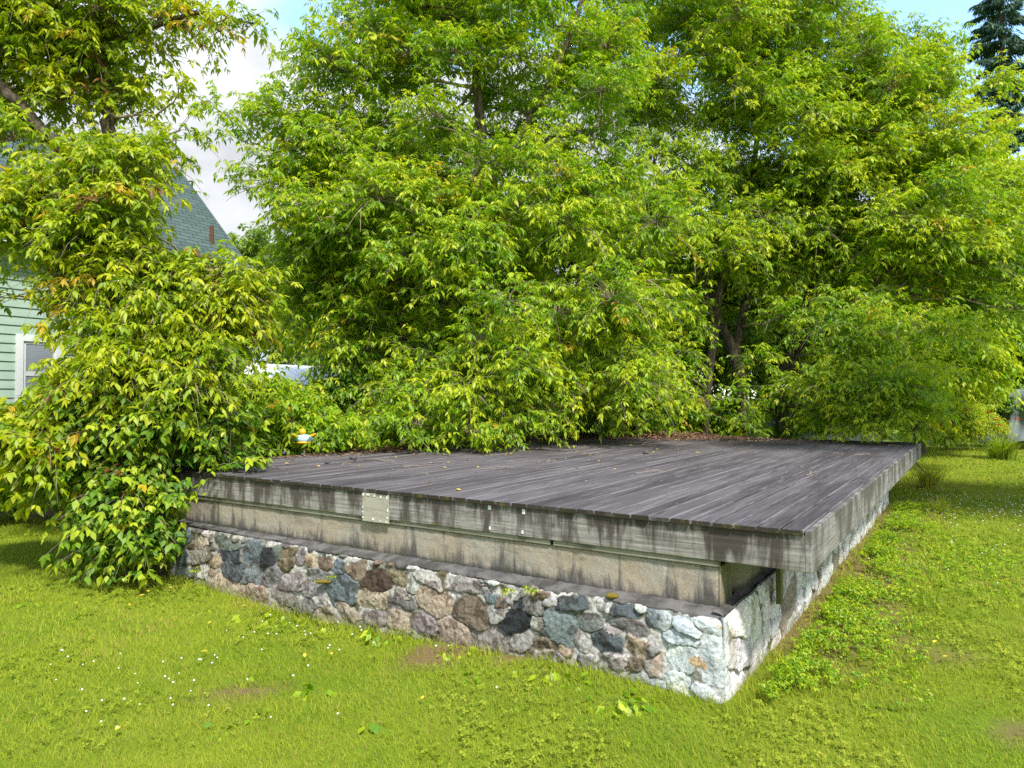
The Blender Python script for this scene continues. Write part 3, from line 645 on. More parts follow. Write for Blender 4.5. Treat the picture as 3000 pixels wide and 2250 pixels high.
def raster(A, H, stones, seed, fill_cols, fill_n, fill_r, mort_col, amp=(0.012, 0.028), gap=1.0):
    rg = np.random.default_rng(seed); sh = A.shape
    wa = A+0.075*(fbm(A*6.5, H*6.5, 0, 3, seed)-0.5)+0.014*(fbm(A*30, H*30, 0, 2, seed+1)-0.5); wh = H+0.075*(fbm(A*6.5, H*6.5, 3.3, 3, seed+2)-0.5)+0.014*(fbm(A*30, H*30, 5.3, 2, seed+4)-0.5)
    D = np.full(sh, 9.0); D2_ = np.full(sh, 9.0); ID = np.full(sh, -1); LX = np.zeros(sh); LY = np.zeros(sh)
    lst = list(stones)
    def put(i, s):
        nonlocal D, D2_, ID
        a0, h0, ra, rh = s[:4]; ra = ra*1.13; rh = rh*1.13
        m = (np.abs(A-a0) < ra*1.9+0.05) & (np.abs(H-h0) < rh*1.9+0.05)
        if not m.any(): return
        rot = rg.normal(0, 0.3); dx = wa[m]-a0; dy = wh[m]-h0; ex = dx*math.cos(rot)+dy*math.sin(rot); ey = -dx*math.sin(rot)+dy*math.cos(rot)
        p = rg.uniform(1.7, 5.0); sk = rg.normal(0, 0.4); ex = ex*(1+sk*ey/rh*0.6)
        d = ((np.abs(ex)/ra)**p+(np.abs(ey)/rh)**p)**(1/p)
        old = D[m]; o2 = D2_[m]; idm = ID[m]; nw = d < old
        D2_[m] = np.where(nw, old, np.minimum(o2, d)); D[m] = np.where(nw, d, old); ID[m] = np.where(nw, i, idm)
        lx = LX[m]; ly = LY[m]; LX[m] = np.where(nw, ex/ra, lx); LY[m] = np.where(nw, ey/rh, ly)
    for i, s in enumerate(lst): put(i, s)
    for k in range(fill_n):
        j = rg.integers(0, A.size); a0, h0 = A.ravel()[j], H.ravel()[j]
        if D.ravel()[j] < 1.28: continue
        r = rg.uniform(*fill_r); c = PAL[fill_cols[rg.integers(0, len(fill_cols))]]
        s = (a0, h0, r*rg.uniform(0.9, 1.7), r*rg.uniform(0.6, 1.0), c, 'f'); lst.append(s); put(len(lst)-1, s)
    n = len(lst); colr = np.array([s[4] for s in lst])*rg.uniform(0.82, 1.18, (n, 1))*rg.uniform(0.95, 1.05, (n, 3)); painted = np.array([s[5] in ('wp', 'bp') for s in lst])
    hi = rg.uniform(*amp, n); gx = rg.normal(0, 0.35, n); gy = rg.normal(-0.05, 0.35, n); fx = rg.normal(0, 1, n); fy = rg.normal(0, 1, n)
    edge = np.minimum((1.04-D)*13, (D2_-D)*14)
    ins = sstep(0.0, 1.0, edge); ok = (ID >= 0); ins = ins*ok; idc = np.clip(ID, 0, None)
    prof = (1-np.clip(D, 0, 1)**5.0)*0.35+0.6
    fac = np.minimum(0, 0.1-(fx[idc]*LX+fy[idc]*LY))*0.6+np.minimum(0, 0.2-(fy[idc]*LX*0.8-fx[idc]*LY))*0.5
    hgt = ins*hi[idc]*np.clip(prof+gx[idc]*LX+gy[idc]*LY+fac+0.5*(fbm(A*22, H*22, 1.0, 3, seed+9)-0.5), 0.12, 1.6)+0.016*(fbm(A*30, H*30, 0, 4, seed+8)-0.5)
    c = colr[idc]; band = fbm(A*7+idc*3.7, H*25+idc*1.3, 0, 3, seed+11)
    c = c*(0.72+0.56*band[..., None])
    mot = fbm(A*14+idc*7.7, H*14, 2.0, 4, seed+15); c = np.where(((mot > 0.58) & ~painted[idc])[..., None], c*np.array([0.55, 0.5, 0.48]), c)
    mc = np.array(mort_col)*(0.75+0.5*fbm(A*12, H*12, 0, 4, seed+5)[..., None]); dark = sstep(0.52, 0.68, fbm(A*8, H*8, 7.0, 4, seed+6))[..., None]
    mc = mc*(1-dark)+np.array([.10, .09, .05])*dark
    col = mc*(1-ins[..., None])+c*ins[..., None]
    line = np.exp(-((edge-0.15)/0.26)**2)*0.5*ok; col = col*(1-line[..., None])
    return hgt, col, np.exp(-((edge-0.15)/0.30)**2)*ok, idc, ins
na, nh = 1040, 128
A, H = np.meshgrid(np.linspace(0.515, 6.80, na), np.linspace(-0.22, 0.552, nh))
hg, col, pnt, idc, ins = raster(A, H, stones, 5, ['gr', 'lg', 'bt', 'lg', 'lg', 'bg', 'br', 'gr'], 700, (0.028, 0.055), (.44, .43, .415))
top = 0.555+0.022*(fbm(A*5, A*0, 0, 3, 61)-0.5)
# old pale paint over the right-hand end
pm = sstep(1.30, 0.72, A+0.5*(fbm(A*5, H*5, 0, 4, 71)-0.5)); pm = np.maximum(pm, 0.7*sstep(6.45, 6.75, A)*sstep(0.35, 0.55, fbm(A*6, H*6, 0, 3, 72)))
chip = sstep(0.50, 0.60, fbm(A*9, H*9, 4.0, 4, 73)); chip2 = sstep(0.67, 0.71, fbm(A*8+3*fbm(A*3, H*3, 1, 2, 76), H*6, 8.0, 4, 75))
pc = np.array([.50, .56, .585])*(0.6+0.7*fbm(A*13, H*13, 0, 5, 74)[..., None])
f = (pm*np.where(A < 0.78, 1-0.4*chip, 1-0.9*chip))[..., None]*np.maximum(0.35+0.65*ins, sstep(0.60, 0.53, A)*0.85)[..., None]; col = col*(1-f)+pc*f
f = (0.85*chip2*sstep(0.5, 0.62, fbm(A*22, H*22, 3, 3, 79))*sstep(1.0, 0.7, A)*ins)[..., None]; col = col*(1-f)+np.array([.46, .30, .14])*f
f = (0.6*pnt)[..., None]; col = col*(1-f)+np.array([.10, .10, .075])*f
# green at the foot, moss
f = (0.55*sstep(0.10, -0.06, H+0.1*(fbm(A*6, H*6, 0, 3, 81)-0.5)))[..., None]; col = col*(1-f)+np.array([.13, .13, .06])*f
fade = sstep(0, 0.05, A-0.515)*sstep(0, 0.05, 6.80-A)
Ub = -0.095-0.045*(0.58-H)/0.7 - hg*fade + 0.02*(1-sstep(0, 0.07, A-0.515))+ sstep(0.52, 0.56, H)*0.02
V = np.stack([Ub, A, H], -1).reshape(-1, 3); i = np.arange(na*nh).reshape(nh, na)
F = np.stack([i[:-1, 1:], i[:-1, :-1], i[1:, :-1], i[1:, 1:]], -1).reshape(-1, 4)
VV = [V]; FF = [F]; CC = [col.reshape(-1, 3)]; nb = len(V)
# long painted wall on the other side
na2, nh2 = 900, 90
A2, H2 = np.meshgrid(0.0+np.linspace(0, 1, na2)**1.25*(DL-0.35)-0.098, np.linspace(-0.22, 0.560, nh2))
rg = np.random.default_rng(77); st2 = []
u = -0.05
while u < DL-0.4:
    w = rg.uniform(0.25, 0.6); hh = 0.0
    z = -0.1
    while z < 0.6:
        rh = rg.uniform(0.07, 0.16); st2.append((u+w/2+rg.uniform(-.08, .08), z+rh, w/2*rg.uniform(0.85, 1.15), rh*1.02, PAL['wp'] if rg.uniform() < 0.85 else PAL['bt'], 'wp')); z += 2*rh
    u += w*0.95
hg2, col2, _pl2, id2, ins2 = raster(A2, H2, st2, 15, ['wp', 'bt', 'lg'], 250, (0.04, 0.08), (.42, .41, .36), (0.015, 0.035))
dirt = sstep(0.52, 0.70, fbm(A2*5, H2*3.5, 0, 4, 91))*0.6; f = dirt[..., None]; col2 = col2*(1-f)+np.array([.30, .275, .22])*f
dirt = sstep(0.10, -0.06, H2+0.2*(fbm(A2*4, H2*4, 0, 3, 92)-0.5))*0.75; f = dirt[..., None]; col2 = col2*(1-f)+np.array([.25, .215, .165])*f
f = (0.75*_pl2)[..., None]; col2 = col2*(1-f)+np.array([.13, .125, .07])*f
crk = np.exp(-(np.abs(fbm(A2*4+H2*5, H2*7-A2*2, 0, 3, 93)-0.5)/0.012)**2)*0.7; f = crk[..., None]; col2 = col2*(1-f)+np.array([.12, .11, .05])*f
f = sstep(0.16, 0.02, A2+0.098)[..., None]*0.9; col2 = col2*(1-f)+np.array([.56, .60, .61])*(0.85+0.3*fbm(A2*18, H2*18, 0, 3, 94)[..., None])*f
fade2 = sstep(0, 0.05, A2+0.098)
Tb = 0.532-hg2*fade2*0.8-0.012*fade2+sstep(0.53, 0.56, H2)*0.02
V = np.stack([A2, Tb, H2], -1)
V[:, 0, 0] = -0.095-0.045*(0.58-H2[:, 0])/0.7+0.02+sstep(0.52, 0.56, H2[:, 0])*0.02; V[:, 0, 1] = 0.515
V = V.reshape(-1, 3); i = np.arange(na2*nh2).reshape(nh2, na2)
VV.append(V); FF.append(np.stack([i[:-1, :-1], i[:-1, 1:], i[1:, 1:], i[1:, :-1]], -1).reshape(-1, 4)+nb); CC.append(col2.reshape(-1, 3)); nb += len(V)
# plain ends to the left and back
for (p, q) in (((-0.10, 6.80), (DL-0.3, 6.80)), ((DL-0.3, 6.80), (DL-0.3, 0.5))):
    VV.append(np.array([[p[0], p[1], -0.22], [q[0], q[1], -0.22], [q[0], q[1], 0.6], [p[0], p[1], 0.6]])); FF.append(np.array([[3, 2, 1, 0]])+nb); CC.append(np.full((4, 3), 0.22)); nb += 4
mesh_obj('stone_wall', np.concatenate(VV), np.concatenate(FF), M['stone'], plat, True, {'col': np.concatenate(CC)})
# mortar ledge running round the top of the stone
def ledge(n, fn):
    prof = [(0.052, 0.592), (0.03, 0.584), (-0.02, 0.577), (-0.055, 0.568), (-0.080, 0.560), (-0.094, 0.554), (-0.100, 0.546), (-0.09, 0.532)]
    VV = []
    for j, (o, z) in enumerate(prof):
        VV.append(fn(o, z, j))
    V = np.stack(VV, 0); m = len(prof); i = np.arange(m*n).reshape(m, n)
    return V.reshape(-1, 3), np.stack([i[:-1, :-1], i[1:, :-1], i[1:, 1:], i[:-1, 1:]], -1).reshape(-1, 4)
tt = np.linspace(0.55, 6.80, 500)
cov = sstep(4.75, 4.45, tt+0.1*(fbm(tt*6, tt*0, 0, 3, 31)-0.5))
def lf(o, z, j):
    wv = fbm(tt*7, tt*0+j*0.15, 0, 4, 33)-0.5; wv2 = fbm(tt*30, tt*0+j*0.7, 0, 3, 34)-0.5
    oo = o+(0.07 if j >= 3 else 0.015)*wv+0.02*wv2; oo = np.where(o < -0.06, oo*cov+(1-cov)*(-0.06), oo)
    zz = z+0.012*wv-(0.03*sstep(0.45, 0.7, fbm(tt*4, tt*0, 0, 3, 35)) if j >= 6 else 0)+0.014*(fbm(tt*28, tt*0+j*2, 0, 3, 37)-0.5)
    return np.stack([oo, tt, zz], 1)
v1, f1 = ledge(500, lf)
uu = np.linspace(-0.09, DL-0.35, 300)
def lf2(o, z, j):
    wv = fbm(uu*7, uu*0+j*0.15, 0, 3, 43)-0.5
    q = 0.583-0.035+o*0.45+0.02*wv
    return np.stack([uu, np.where(o > 0, 0.60, q+0.015), z+0.012*wv+(0.03 if j > 4 else 0)], 1)
v2, f2 = ledge(300, lf2)
mesh_obj('mortar_ledge', np.concatenate([v1, v2]), np.concatenate([f1, f2[:, ::-1]+len(v1)]), M['mortar'], plat, True)
MB().box((1.12, 0.435, 0.36), (1.20, 0.475, 0.905)).build('support_post', M['fascia_side'], plat, bevel=0.004)
MB().tube([(9.4, 0.05, 0.92), (9.43, -0.1, 0.72), (9.47, -0.28, 0.5)], [0.012, 0.01, 0.008], 6).build('hanging_rod', M['rust'], plat)
tag(MB().ball((0, 0, 0.008), (0.05, 0.028, 0.022), 12, 8).build('moss_cushion', M['moss'], None, True), 'small brown moss cushion on the mortar ledge near the painted corner', 'moss').location = tuple(W(-0.085, 1.33, 0.567))
tag(MB().ball((0, 0, 0.006), (0.09, 0.03, 0.02), 12, 8).build('moss_cushion', M['moss'], None, True), 'long rusty moss cushion on a grey stone in the wall', 'moss').location = tuple(W(-0.15, 4.24, 0.275))
# ------------------------------------------------------------------ trees and shrubs
def stem(*pts):
    """(vx, vy, distance, radius) survey points"""
    return [tuple(P(a, b, d))+(r,) for a, b, d, r in pts]
def E(vx, vy, d, rx, ry, rz): return (P(vx, vy, d), (rx, ry, rz))
def LB(vx, vy, d, r): return (P(vx, vy, d), r)
TG = 'box elder trees around the platform'
# the big one beyond the left edge
b1 = (-2.33, 14.5, 0)
s1 = [(-2.33, 14.5, -0.1, .19)]+stem((866, 800, 14.4, .165), (880, 690, 14.3, .15), (905, 610, 14.2, .135), (985, 490, 14, .12), (1040, 330, 14, .11), (1028, 150, 14, .09), (1036, -80, 14.2, .07), (1050, -260, 14.5, .03))
s2 = stem((868, 790, 14.4, .12), (938, 690, 14.1, .11), (990, 590, 13.8, .095), (1010, 460, 13.6, .085), (1100, 330, 13.7, .075), (1180, 190, 14, .06), (1250, 20, 14, .045), (1290, -150, 14, .02))
s3 = stem((885, 680, 14.3, .08), (800, 560, 14, .06), (700, 440, 13.8, .045), (600, 330, 13.5, .02))
s4 = stem((1035, 360, 14, .05), (1110, 330, 13.6, .045), (1200, 290, 13.2, .03), (1290, 270, 13, .012))
plant('box_elder', 'tallest box elder tree, hanging over the left edge of the platform', 'tree', b1, [s1, s2, s3, s4],
      [E(970, 260, 14, 3.5, 2.6, 3.9), E(1090, 640, 12.8, 2.5, 2.0, 2.0), E(830, 480, 13.6, 1.8, 2.0, 2.4), E(860, 800, 12.6, 1.3, 1.3, 0.9), E(1010, -40, 14.6, 3.4, 2.6, 2.4), E(770, 650, 13.8, 1.3, 1.3, 1.4), E(1290, 780, 13.0, 1.3, 1.3, 1.1)],
      101, bare=70, n_lobes=140, lobe_r=(0.5, 1.0), sprays=62, spray_len=(0.3, 0.7), nodes=4, leaflets=5, size=0.108, wid=0.38, group=TG, tint=(0.52, 0.22), limb_r=0.04,
      extra_lobes=[LB(1070, 930, 11.2, .40), LB(960, 890, 11.3, .45), LB(900, 920, 11.0, .4), LB(1180, 890, 12.0, .5), LB(1300, 890, 13, .5), LB(1010, 850, 11.2, .5), LB(1120, 800, 11.2, .6),
                   LB(640, 400, 13, .45), LB(650, 280, 13, .5), LB(720, 150, 13.6, .6), LB(770, 60, 14, .7), LB(650, 490, 13.2, .45), LB(670, 610, 13.4, .5), LB(570, 240, 12.6, .2), LB(500, 290, 12.6, .15), LB(460, 230, 12.5, .12), LB(1180, 330, 13.5, .7), LB(1270, 300, 13.5, .7), LB(1240, 420, 13, .7), LB(1330, 380, 13.5, .7), LB(860, 925, 10.9, .35), LB(1010, 935, 10.9, .35), LB(1130, 915, 11.4, .4), LB(1420, 480, 13, .7), LB(1400, 650, 13, .6)],
      avoid=lambda q: (q[1] < 12.5 and q[2] > 5.5))
# thin forked pair behind the far edge
s1 = [tuple(P(1518, 900, 17))[:2]+(-0.1, .12)]+stem((1524, 870, 17, .11), (1545, 720, 17, .10), (1560, 600, 17, .09), (1600, 450, 17, .08), (1640, 300, 17, .06), (1630, 120, 17, .045), (1640, -60, 17, .02))
s2 = stem((1545, 700, 17, .06), (1500, 560, 16.6, .045), (1430, 400, 16.4, .03), (1400, 250, 16.5, .015))
plant('box_elder', 'slim upright box elder trunk behind the far edge of the platform', 'tree', tuple(P(1518, 900, 17)[:2])+(0,), [s1, s2],
      [E(1540, 180, 17, 2.8, 2.2, 3.8), E(1440, 520, 15.8, 1.5, 1.5, 1.8), E(1400, 60, 16.5, 2.0, 2, 2.5)],
      102, bare=34, n_lobes=62, lobe_r=(0.6, 1.0), sprays=58, nodes=4, leaflets=5, size=0.11, wid=0.38, group=TG, tint=(0.55, 0.22), extra_lobes=[LB(1440, 850, 15.5, .5), LB(1380, 800, 15, .6), LB(1480, 760, 15.5, .5)])
s1 = [tuple(P(1603, 900, 17.6))[:2]+(-0.1, .17)]+stem((1600, 850, 17.6, .16), (1588, 770, 17.6, .14), (1560, 700, 17.5, .10), (1530, 620, 17.4, .08), (1490, 520, 17.2, .05), (1470, 400, 17, .02))
s2 = stem((1588, 770, 17.6, .12), (1608, 670, 17.6, .10), (1640, 560, 17.5, .08), (1690, 430, 17.4, .06), (1720, 300, 17.4, .045), (1740, 120, 17.4, .02))
plant('box_elder', 'dark forked box elder trunk behind the middle of the far edge', 'tree', tuple(P(1603, 900, 17.6)[:2])+(0,), [s1, s2],
      [E(1740, 330, 17.6, 2.3, 2.0, 3.4), E(1640, 560, 16.6, 1.2, 1.2, 1.0), E(1660, 60, 18, 2.2, 2, 2.0)],
      103, bare=40, n_lobes=54, lobe_r=(0.55, 1.0), sprays=56, nodes=4, leaflets=5, size=0.11, wid=0.38, group=TG, tint=(0.52, 0.22), extra_lobes=[LB(1640, 780, 15.4, .35), LB(1610, 870, 14.9, .3), LB(1700, 840, 15, .35), LB(1590, 915, 14.3, .22), LB(1690, 690, 16, .5)])
s1 = [tuple(P(1690, 900, 18.6))[:2]+(-0.1, .2)]+stem((1694, 860, 18.6, .18), (1715, 760, 18.2, .15), (1790, 712, 17.6, .13), (1870, 640, 17.2, .10), (1950, 520, 17, .075), (2010, 380, 17, .05), (2040, 240, 17, .02))
s2 = stem((1715, 760, 18.2, .10), (1760, 600, 18, .09), (1840, 420, 17.8, .085), (1890, 320, 17.6, .07), (2000, 230, 17.4, .04), (2080, 170, 17.2, .02))
s3 = stem((1850, 410, 17.8, .05), (1875, 320, 17.6, .04), (1880, 200, 17.4, .02))
plant('box_elder', 'box elder with a leaning limb, drooping onto the far right deck corner', 'tree', tuple(P(1690, 900, 18.6)[:2])+(0,), [s1, s2, s3],
      [E(1920, 420, 17, 2.6, 2.2, 2.9), E(1900, 720, 15.4, 1.5, 1.3, 1.3), E(1890, 850, 13.9, 1.0, .7, .6), E(2070, 540, 17.6, 1.8, 1.9, 2.2), E(1880, 200, 17.4, 1.7, 1.6, 1.4)],
      104, bare=55, n_lobes=112, lobe_r=(0.45, 0.95), sprays=58, nodes=4, leaflets=5, size=0.11, wid=0.38, group=TG, tint=(0.60, 0.22),
      extra_lobes=[LB(1900, 880, 13.6, .5), LB(1830, 870, 13.8, .45), LB(1935, 890, 13.3, .4), LB(1880, 915, 13.1, .3), LB(1930, 920, 13.0, .25), LB(1850, 922, 13.2, .25), LB(1960, 820, 14, .5), LB(1790, 900, 14.2, .3), LB(1970, 870, 13.6, .4), LB(1900, 95, 17, .4), LB(1990, 75, 17, .3), LB(2030, 110, 17, .5), LB(2160, 180, 17.5, .5)])
# left, in front of the green house
bl = (-5.0, 9.6, 0)
s1 = [(-5.0, 9.6, -0.1, .2)]+stem((295, 900, 9.6, .19), (300, 640, 9.6, .16), (262, 470, 9.6, .12), (236, 330, 9.6, .095), (226, 230, 9.6, .085), (205, 80, 9.7, .075), (190, -90, 9.8, .05))
s2 = stem((300, 640, 9.6, .12), (240, 460, 9.4, .11), (180, 360, 9.3, .10), (90, 285, 9.2, .085), (15, 200, 9.1, .07), (-90, 90, 9, .04))
s3 = stem((300, 640, 9.6, .10), (360, 560, 9.2, .06), (450, 560, 8.9, .04), (530, 610, 8.7, .02))
s4 = stem((205, 90, 9.7, .05), (300, 60, 9.6, .035), (430, 20, 9.6, .025), (540, 45, 9.6, .012))
plant('box_elder', 'shaggy box elder drooping in front of the green house', 'tree', bl, [s1, s2, s3, s4],
      [E(240, 540, 8.8, 1.0, .8, .85), E(300, 780, 8.3, .9, .6, .6), E(70, 470, 8.7, .6, .6, .4), E(420, 640, 8.8, .75, .6, .7), E(240, 400, 9.1, 1.0, .8, .45), E(60, 130, 9.5, .9, .8, 1.1), E(210, 130, 9.8, .75, .8, 1.0)],
      105, bare=34, n_lobes=84, lobe_r=(0.28, 0.5), sprays=38, spray_len=(0.3, 0.6), nodes=3, leaflets=5, size=0.10, wid=0.38, hi=True, group=TG, tint=(0.58, 0.2), mat='leaf_pale', limb_r=0.02, yellow=0.02, brown=0.02, droop=0.75, twig_r=0.005,
      extra_lobes=[LB(520, 640, 8.7, .25), LB(470, 60, 9.6, .2), LB(380, 200, 9.5, .15), LB(530, 40, 9.6, .15), LB(340, 30, 9.7, .35), LB(400, 20, 9.7, .25), LB(340, 110, 9.7, .2), LB(380, 280, 9.4, .12), LB(20, 300, 9, .4), LB(330, 330, 9.2, .35), LB(480, 700, 8.7, .35), LB(380, 720, 8.5, .4), LB(30, 640, 8.4, .12), LB(120, 600, 8.4, .14)],
      avoid=lambda q: 1106+q[0]/q[1]*1534 > (270 if 859-(q[2]-2)/q[1]*1534 < 330 else 300) and 60 < 859-(q[2]-2)/q[1]*1534 < 590 or (859-(q[2]-2)/q[1]*1534 < 330 and math.sin(q[0]*91+q[2]*57) > -0.35) or (1106+q[0]/q[1]*1534 < 150 and 540 < 859-(q[2]-2)/q[1]*1534 < 880))
# shrubs at the left corner
def shrub(name, label, base, env, seed, **k):
    base = tuple(base); st = []
    rg = np.random.default_rng(seed)
    for c, r in env:
        a = rg.normal(0, 0.12, 2)
        st.append([(base[0]+a[0], base[1]+a[1], base[2]-0.05, .022), ((base[0]*0.6+c[0]*0.4), (base[1]*0.6+c[1]*0.4), (base[2]+c[2])*0.5, .017), (c[0], c[1], c[2]+r[2]*0.4, .007)])
    d = dict(stem_part='stems', leaf_part='foliage', limb_r=0.012, twig_r=0.004, mat='leaf_dark', yellow=0.01, upbias=0.35, group=None); d.update(k)
    return plant(name, label, k.pop('cat', 'shrub') if 'cat' in k else 'shrub', base, st, env, seed, **{a: b for a, b in d.items() if a != 'cat'})
shrub('shrub', 'big dark leafy shrub crowding the left corner of the stone wall', (-4.1, 8.0, 0), [E(300, 950, 8.2, .85, .5, .65), E(290, 1110, 7.9, .5, .4, .42), E(395, 960, 8.4, .42, .4, .42)], 201,
      n_lobes=66, lobe_r=(.14, .34), sprays=24, spray_len=(.2, .5), nodes=3, leaflets=3, size=0.095, tint=(.42, .28), wid=0.56, shell=0.2, hi=True, droop=.7, brown=.006,
      extra_lobes=[LB(520, 1000, 8.1, .16), LB(460, 1030, 7.9, .16), LB(500, 900, 8.3, .2), LB(330, 1180, 7.8, .16), LB(260, 1190, 7.7, .2), LB(345, 1060, 7.9, .15)])
shrub('shrub', 'pale loose shrub with drooping shoots at the left of the lawn', (-5.1, 8.5, 0), [E(120, 960, 8.3, .8, .6, .42), E(80, 955, 8.0, .5, .4, .2), E(250, 850, 8.6, .6, .5, .4)], 202,
      n_lobes=44, lobe_r=(.14, .34), sprays=24, spray_len=(.2, .5), nodes=3, leaflets=3, size=0.10, tint=(.55, .24), mat='leaf_pale', wid=0.52, hi=True, droop=.75, brown=.006, shell=0.2, yellow=0.03,
      extra_lobes=[LB(50, 1000, 8.0, .12), LB(140, 1010, 7.9, .12), LB(10, 930, 8.1, .25)])
shrub('shrub', 'round leaved deep green shrub under the house window', (-8.3, 11.4, 0), [E(40, 960, 11.2, 1.0, .7, .6), E(200, 930, 11.6, .9, .6, .55), E(-60, 980, 11, .8, .6, .7)], 203,
      n_lobes=34, lobe_r=(.28, .45), sprays=34, spray_len=(.2, .4), nodes=3, leaflets=1, size=0.15, tint=(.25, .2), wid=0.75, hi=True, shell=0.2)
# undergrowth along the far and left edges
UG = 'undergrowth shrubs along the platform edges'
for (lab, bx, env, seed, kw) in (
    ('bright green undergrowth between the left shrub and the deck', P(600, 900, 11.3), [E(610, 925, 11.3, .7, .6, .42), E(700, 945, 11.2, .55, .5, .28), E(550, 880, 11.3, .4, .5, .4)], 211, dict(n_lobes=34, tint=(.5, .2), mat='leaf')),
    ('dark broad undergrowth in front of the parked blue car', P(700, 900, 13.2), [E(730, 880, 13.2, .8, .7, .45), E(640, 890, 13.0, .7, .6, .35)], 212, dict(n_lobes=30, tint=(.28, .18))),
    ('undergrowth with yellow tips around the blue car', P(850, 900, 12.6), [E(890, 935, 12.4, .5, .4, .22), E(930, 880, 13.2, .8, .5, .6)], 213, dict(n_lobes=28, tint=(.5, .22), mat='leaf')),
    ('thick undergrowth below the tallest tree', P(1180, 900, 15.2), [E(1180, 860, 15.4, 1.7, .8, .9), E(1330, 880, 15.8, 1.2, .8, .8)], 214, dict(n_lobes=40, tint=(.4, .2), mat='leaf')),
    ('low undergrowth at the foot of the slim trunk', P(1470, 900, 17.6), [E(1450, 880, 17.4, 1.2, .8, .7), E(1560, 905, 18.2, 1.0, .7, .6)], 215, dict(n_lobes=30, tint=(.42, .2), mat='leaf')),
    ('shaded undergrowth right of the forked trunk', P(1760, 900, 19.2), [E(1700, 880, 19, 1.0, .8, .8), E(1800, 890, 19.4, 1.1, .8, .7)], 216, dict(n_lobes=30, tint=(.3, .2), mat='leaf'))):
    kw2 = dict(lobe_r=(.26, .5), sprays=30, spray_len=(.2, .45), nodes=3, leaflets=3, size=0.115, shell=0.2, group=UG); kw2.update(kw)
    shrub('undergrowth', lab, (bx[0], bx[1], 0), env, seed, **kw2)
HG = 'bushes along the far side of the lawn'
shrub('bush', 'feathery yellow-green bush behind the pale tall grass', (P(2040, 900, 27)[0], 27, 0), [E(2030, 905, 26.5, 1.2, .9, .8), E(2090, 915, 26.5, 1.0, .8, .6), E(1985, 900, 26, .8, .8, .8)], 221,
      n_lobes=46, lobe_r=(.3, .5), sprays=34, spray_len=(.25, .5), nodes=4, leaflets=3, size=0.10, tint=(.75, .2), mat='leaf', wid=0.35, shell=0.2, group=HG, yellow=0.05)
shrub('bush', 'dark rounded bush beside the tarpaulin', (P(2130, 900, 28)[0], 28, 0), [E(2130, 860, 28, 1.0, .9, 1.3), E(2080, 820, 28.5, 1.2, .9, 1.3)], 222,
      n_lobes=44, lobe_r=(.35, .55), sprays=34, spray_len=(.25, .5), nodes=4, leaflets=3, size=0.12, tint=(.35, .22), shell=0.2, group=HG)
# trees further back
BG = 'trees in the background'
for (lab, vx, d, env, seed, nl, tn, mt) in (
    ('distant tree filling the gap beside the green house', 600, 30, [E(620, 640, 30, 2.6, 2, 2.6), E(560, 720, 31, 1.6, 1.5, 1.4)], 301, 34, .35, 'leaf_far'),
    ('background tree behind the tallest box elder', 880, 22, [E(860, 560, 22, 3.2, 2.2, 4.0), E(800, 700, 21, 1.6, 1.5, 1.2)], 302, 52, .38, 'leaf_far'),
    ('background tree closing the view between the trunks', 1300, 23, [E(1280, 600, 23, 4.4, 2.5, 3.2), E(1400, 780, 22, 3.2, 1.5, 1.6), E(1180, 800, 20, 2.4, 1.2, 1.2)], 303, 84, .36, 'leaf_far'),
    ('background tree behind the forked trunk', 1640, 25, [E(1640, 690, 25, 4.0, 2.5, 2.2), E(1760, 780, 24, 3, 1.6, 1.6)], 304, 64, .36, 'leaf_far'),
    ('tall yellow-green tree at the right behind the lawn', 1985, 24, [E(2060, 560, 24, 2.6, 2.2, 3.6), E(2130, 640, 23, 1.4, 1.6, 1.6), E(2010, 780, 23, 1.9, 1.5, 1.4)], 305, 76, .6, 'leaf'),
    ('tree behind the tarpaulin at the right edge', 2240, 30, [E(2210, 700, 30, 2.2, 2, 3.4)], 306, 36, .45, 'leaf_far')):
    x0 = P(vx, 859, d)
    plant('background_tree', lab, 'tree', (x0[0], x0[1], 0), [[(x0[0], x0[1], -.1, .2), (x0[0]+.1, x0[1], 2, .17), (env[0][0][0], env[0][0][1], env[0][0][2], .1), (env[0][0][0], env[0][0][1], env[0][0][2]+env[0][1][2]*.8, .03)]], env, seed,
          n_lobes=nl, lobe_r=(.8, 1.3), sprays=46, spray_len=(.4, .9), nodes=4, leaflets=3, size=0.2, group=BG, tint=(tn, .2), mat=mt, twig=0.2)
plant('shade_tree', 'tree standing right of the view, shading a band of the lawn', 'tree', (14.5, 6.8, 0), [[(14.5, 6.8, -.1, .25), (14.4, 6.8, 4, .2), (13, 7, 7, .12), (11, 7.2, 9, .05)]],
      [((10.6, 7.4, 9.2), (4.6, 1.3, 1.4)), ((14, 7, 9.5), (4, 2, 2.2))], 310, n_lobes=42, lobe_r=(.9, 1.3), sprays=34, spray_len=(.5, .9), nodes=4, leaflets=3, size=0.24, tint=(.5, .2), twig=0.2)
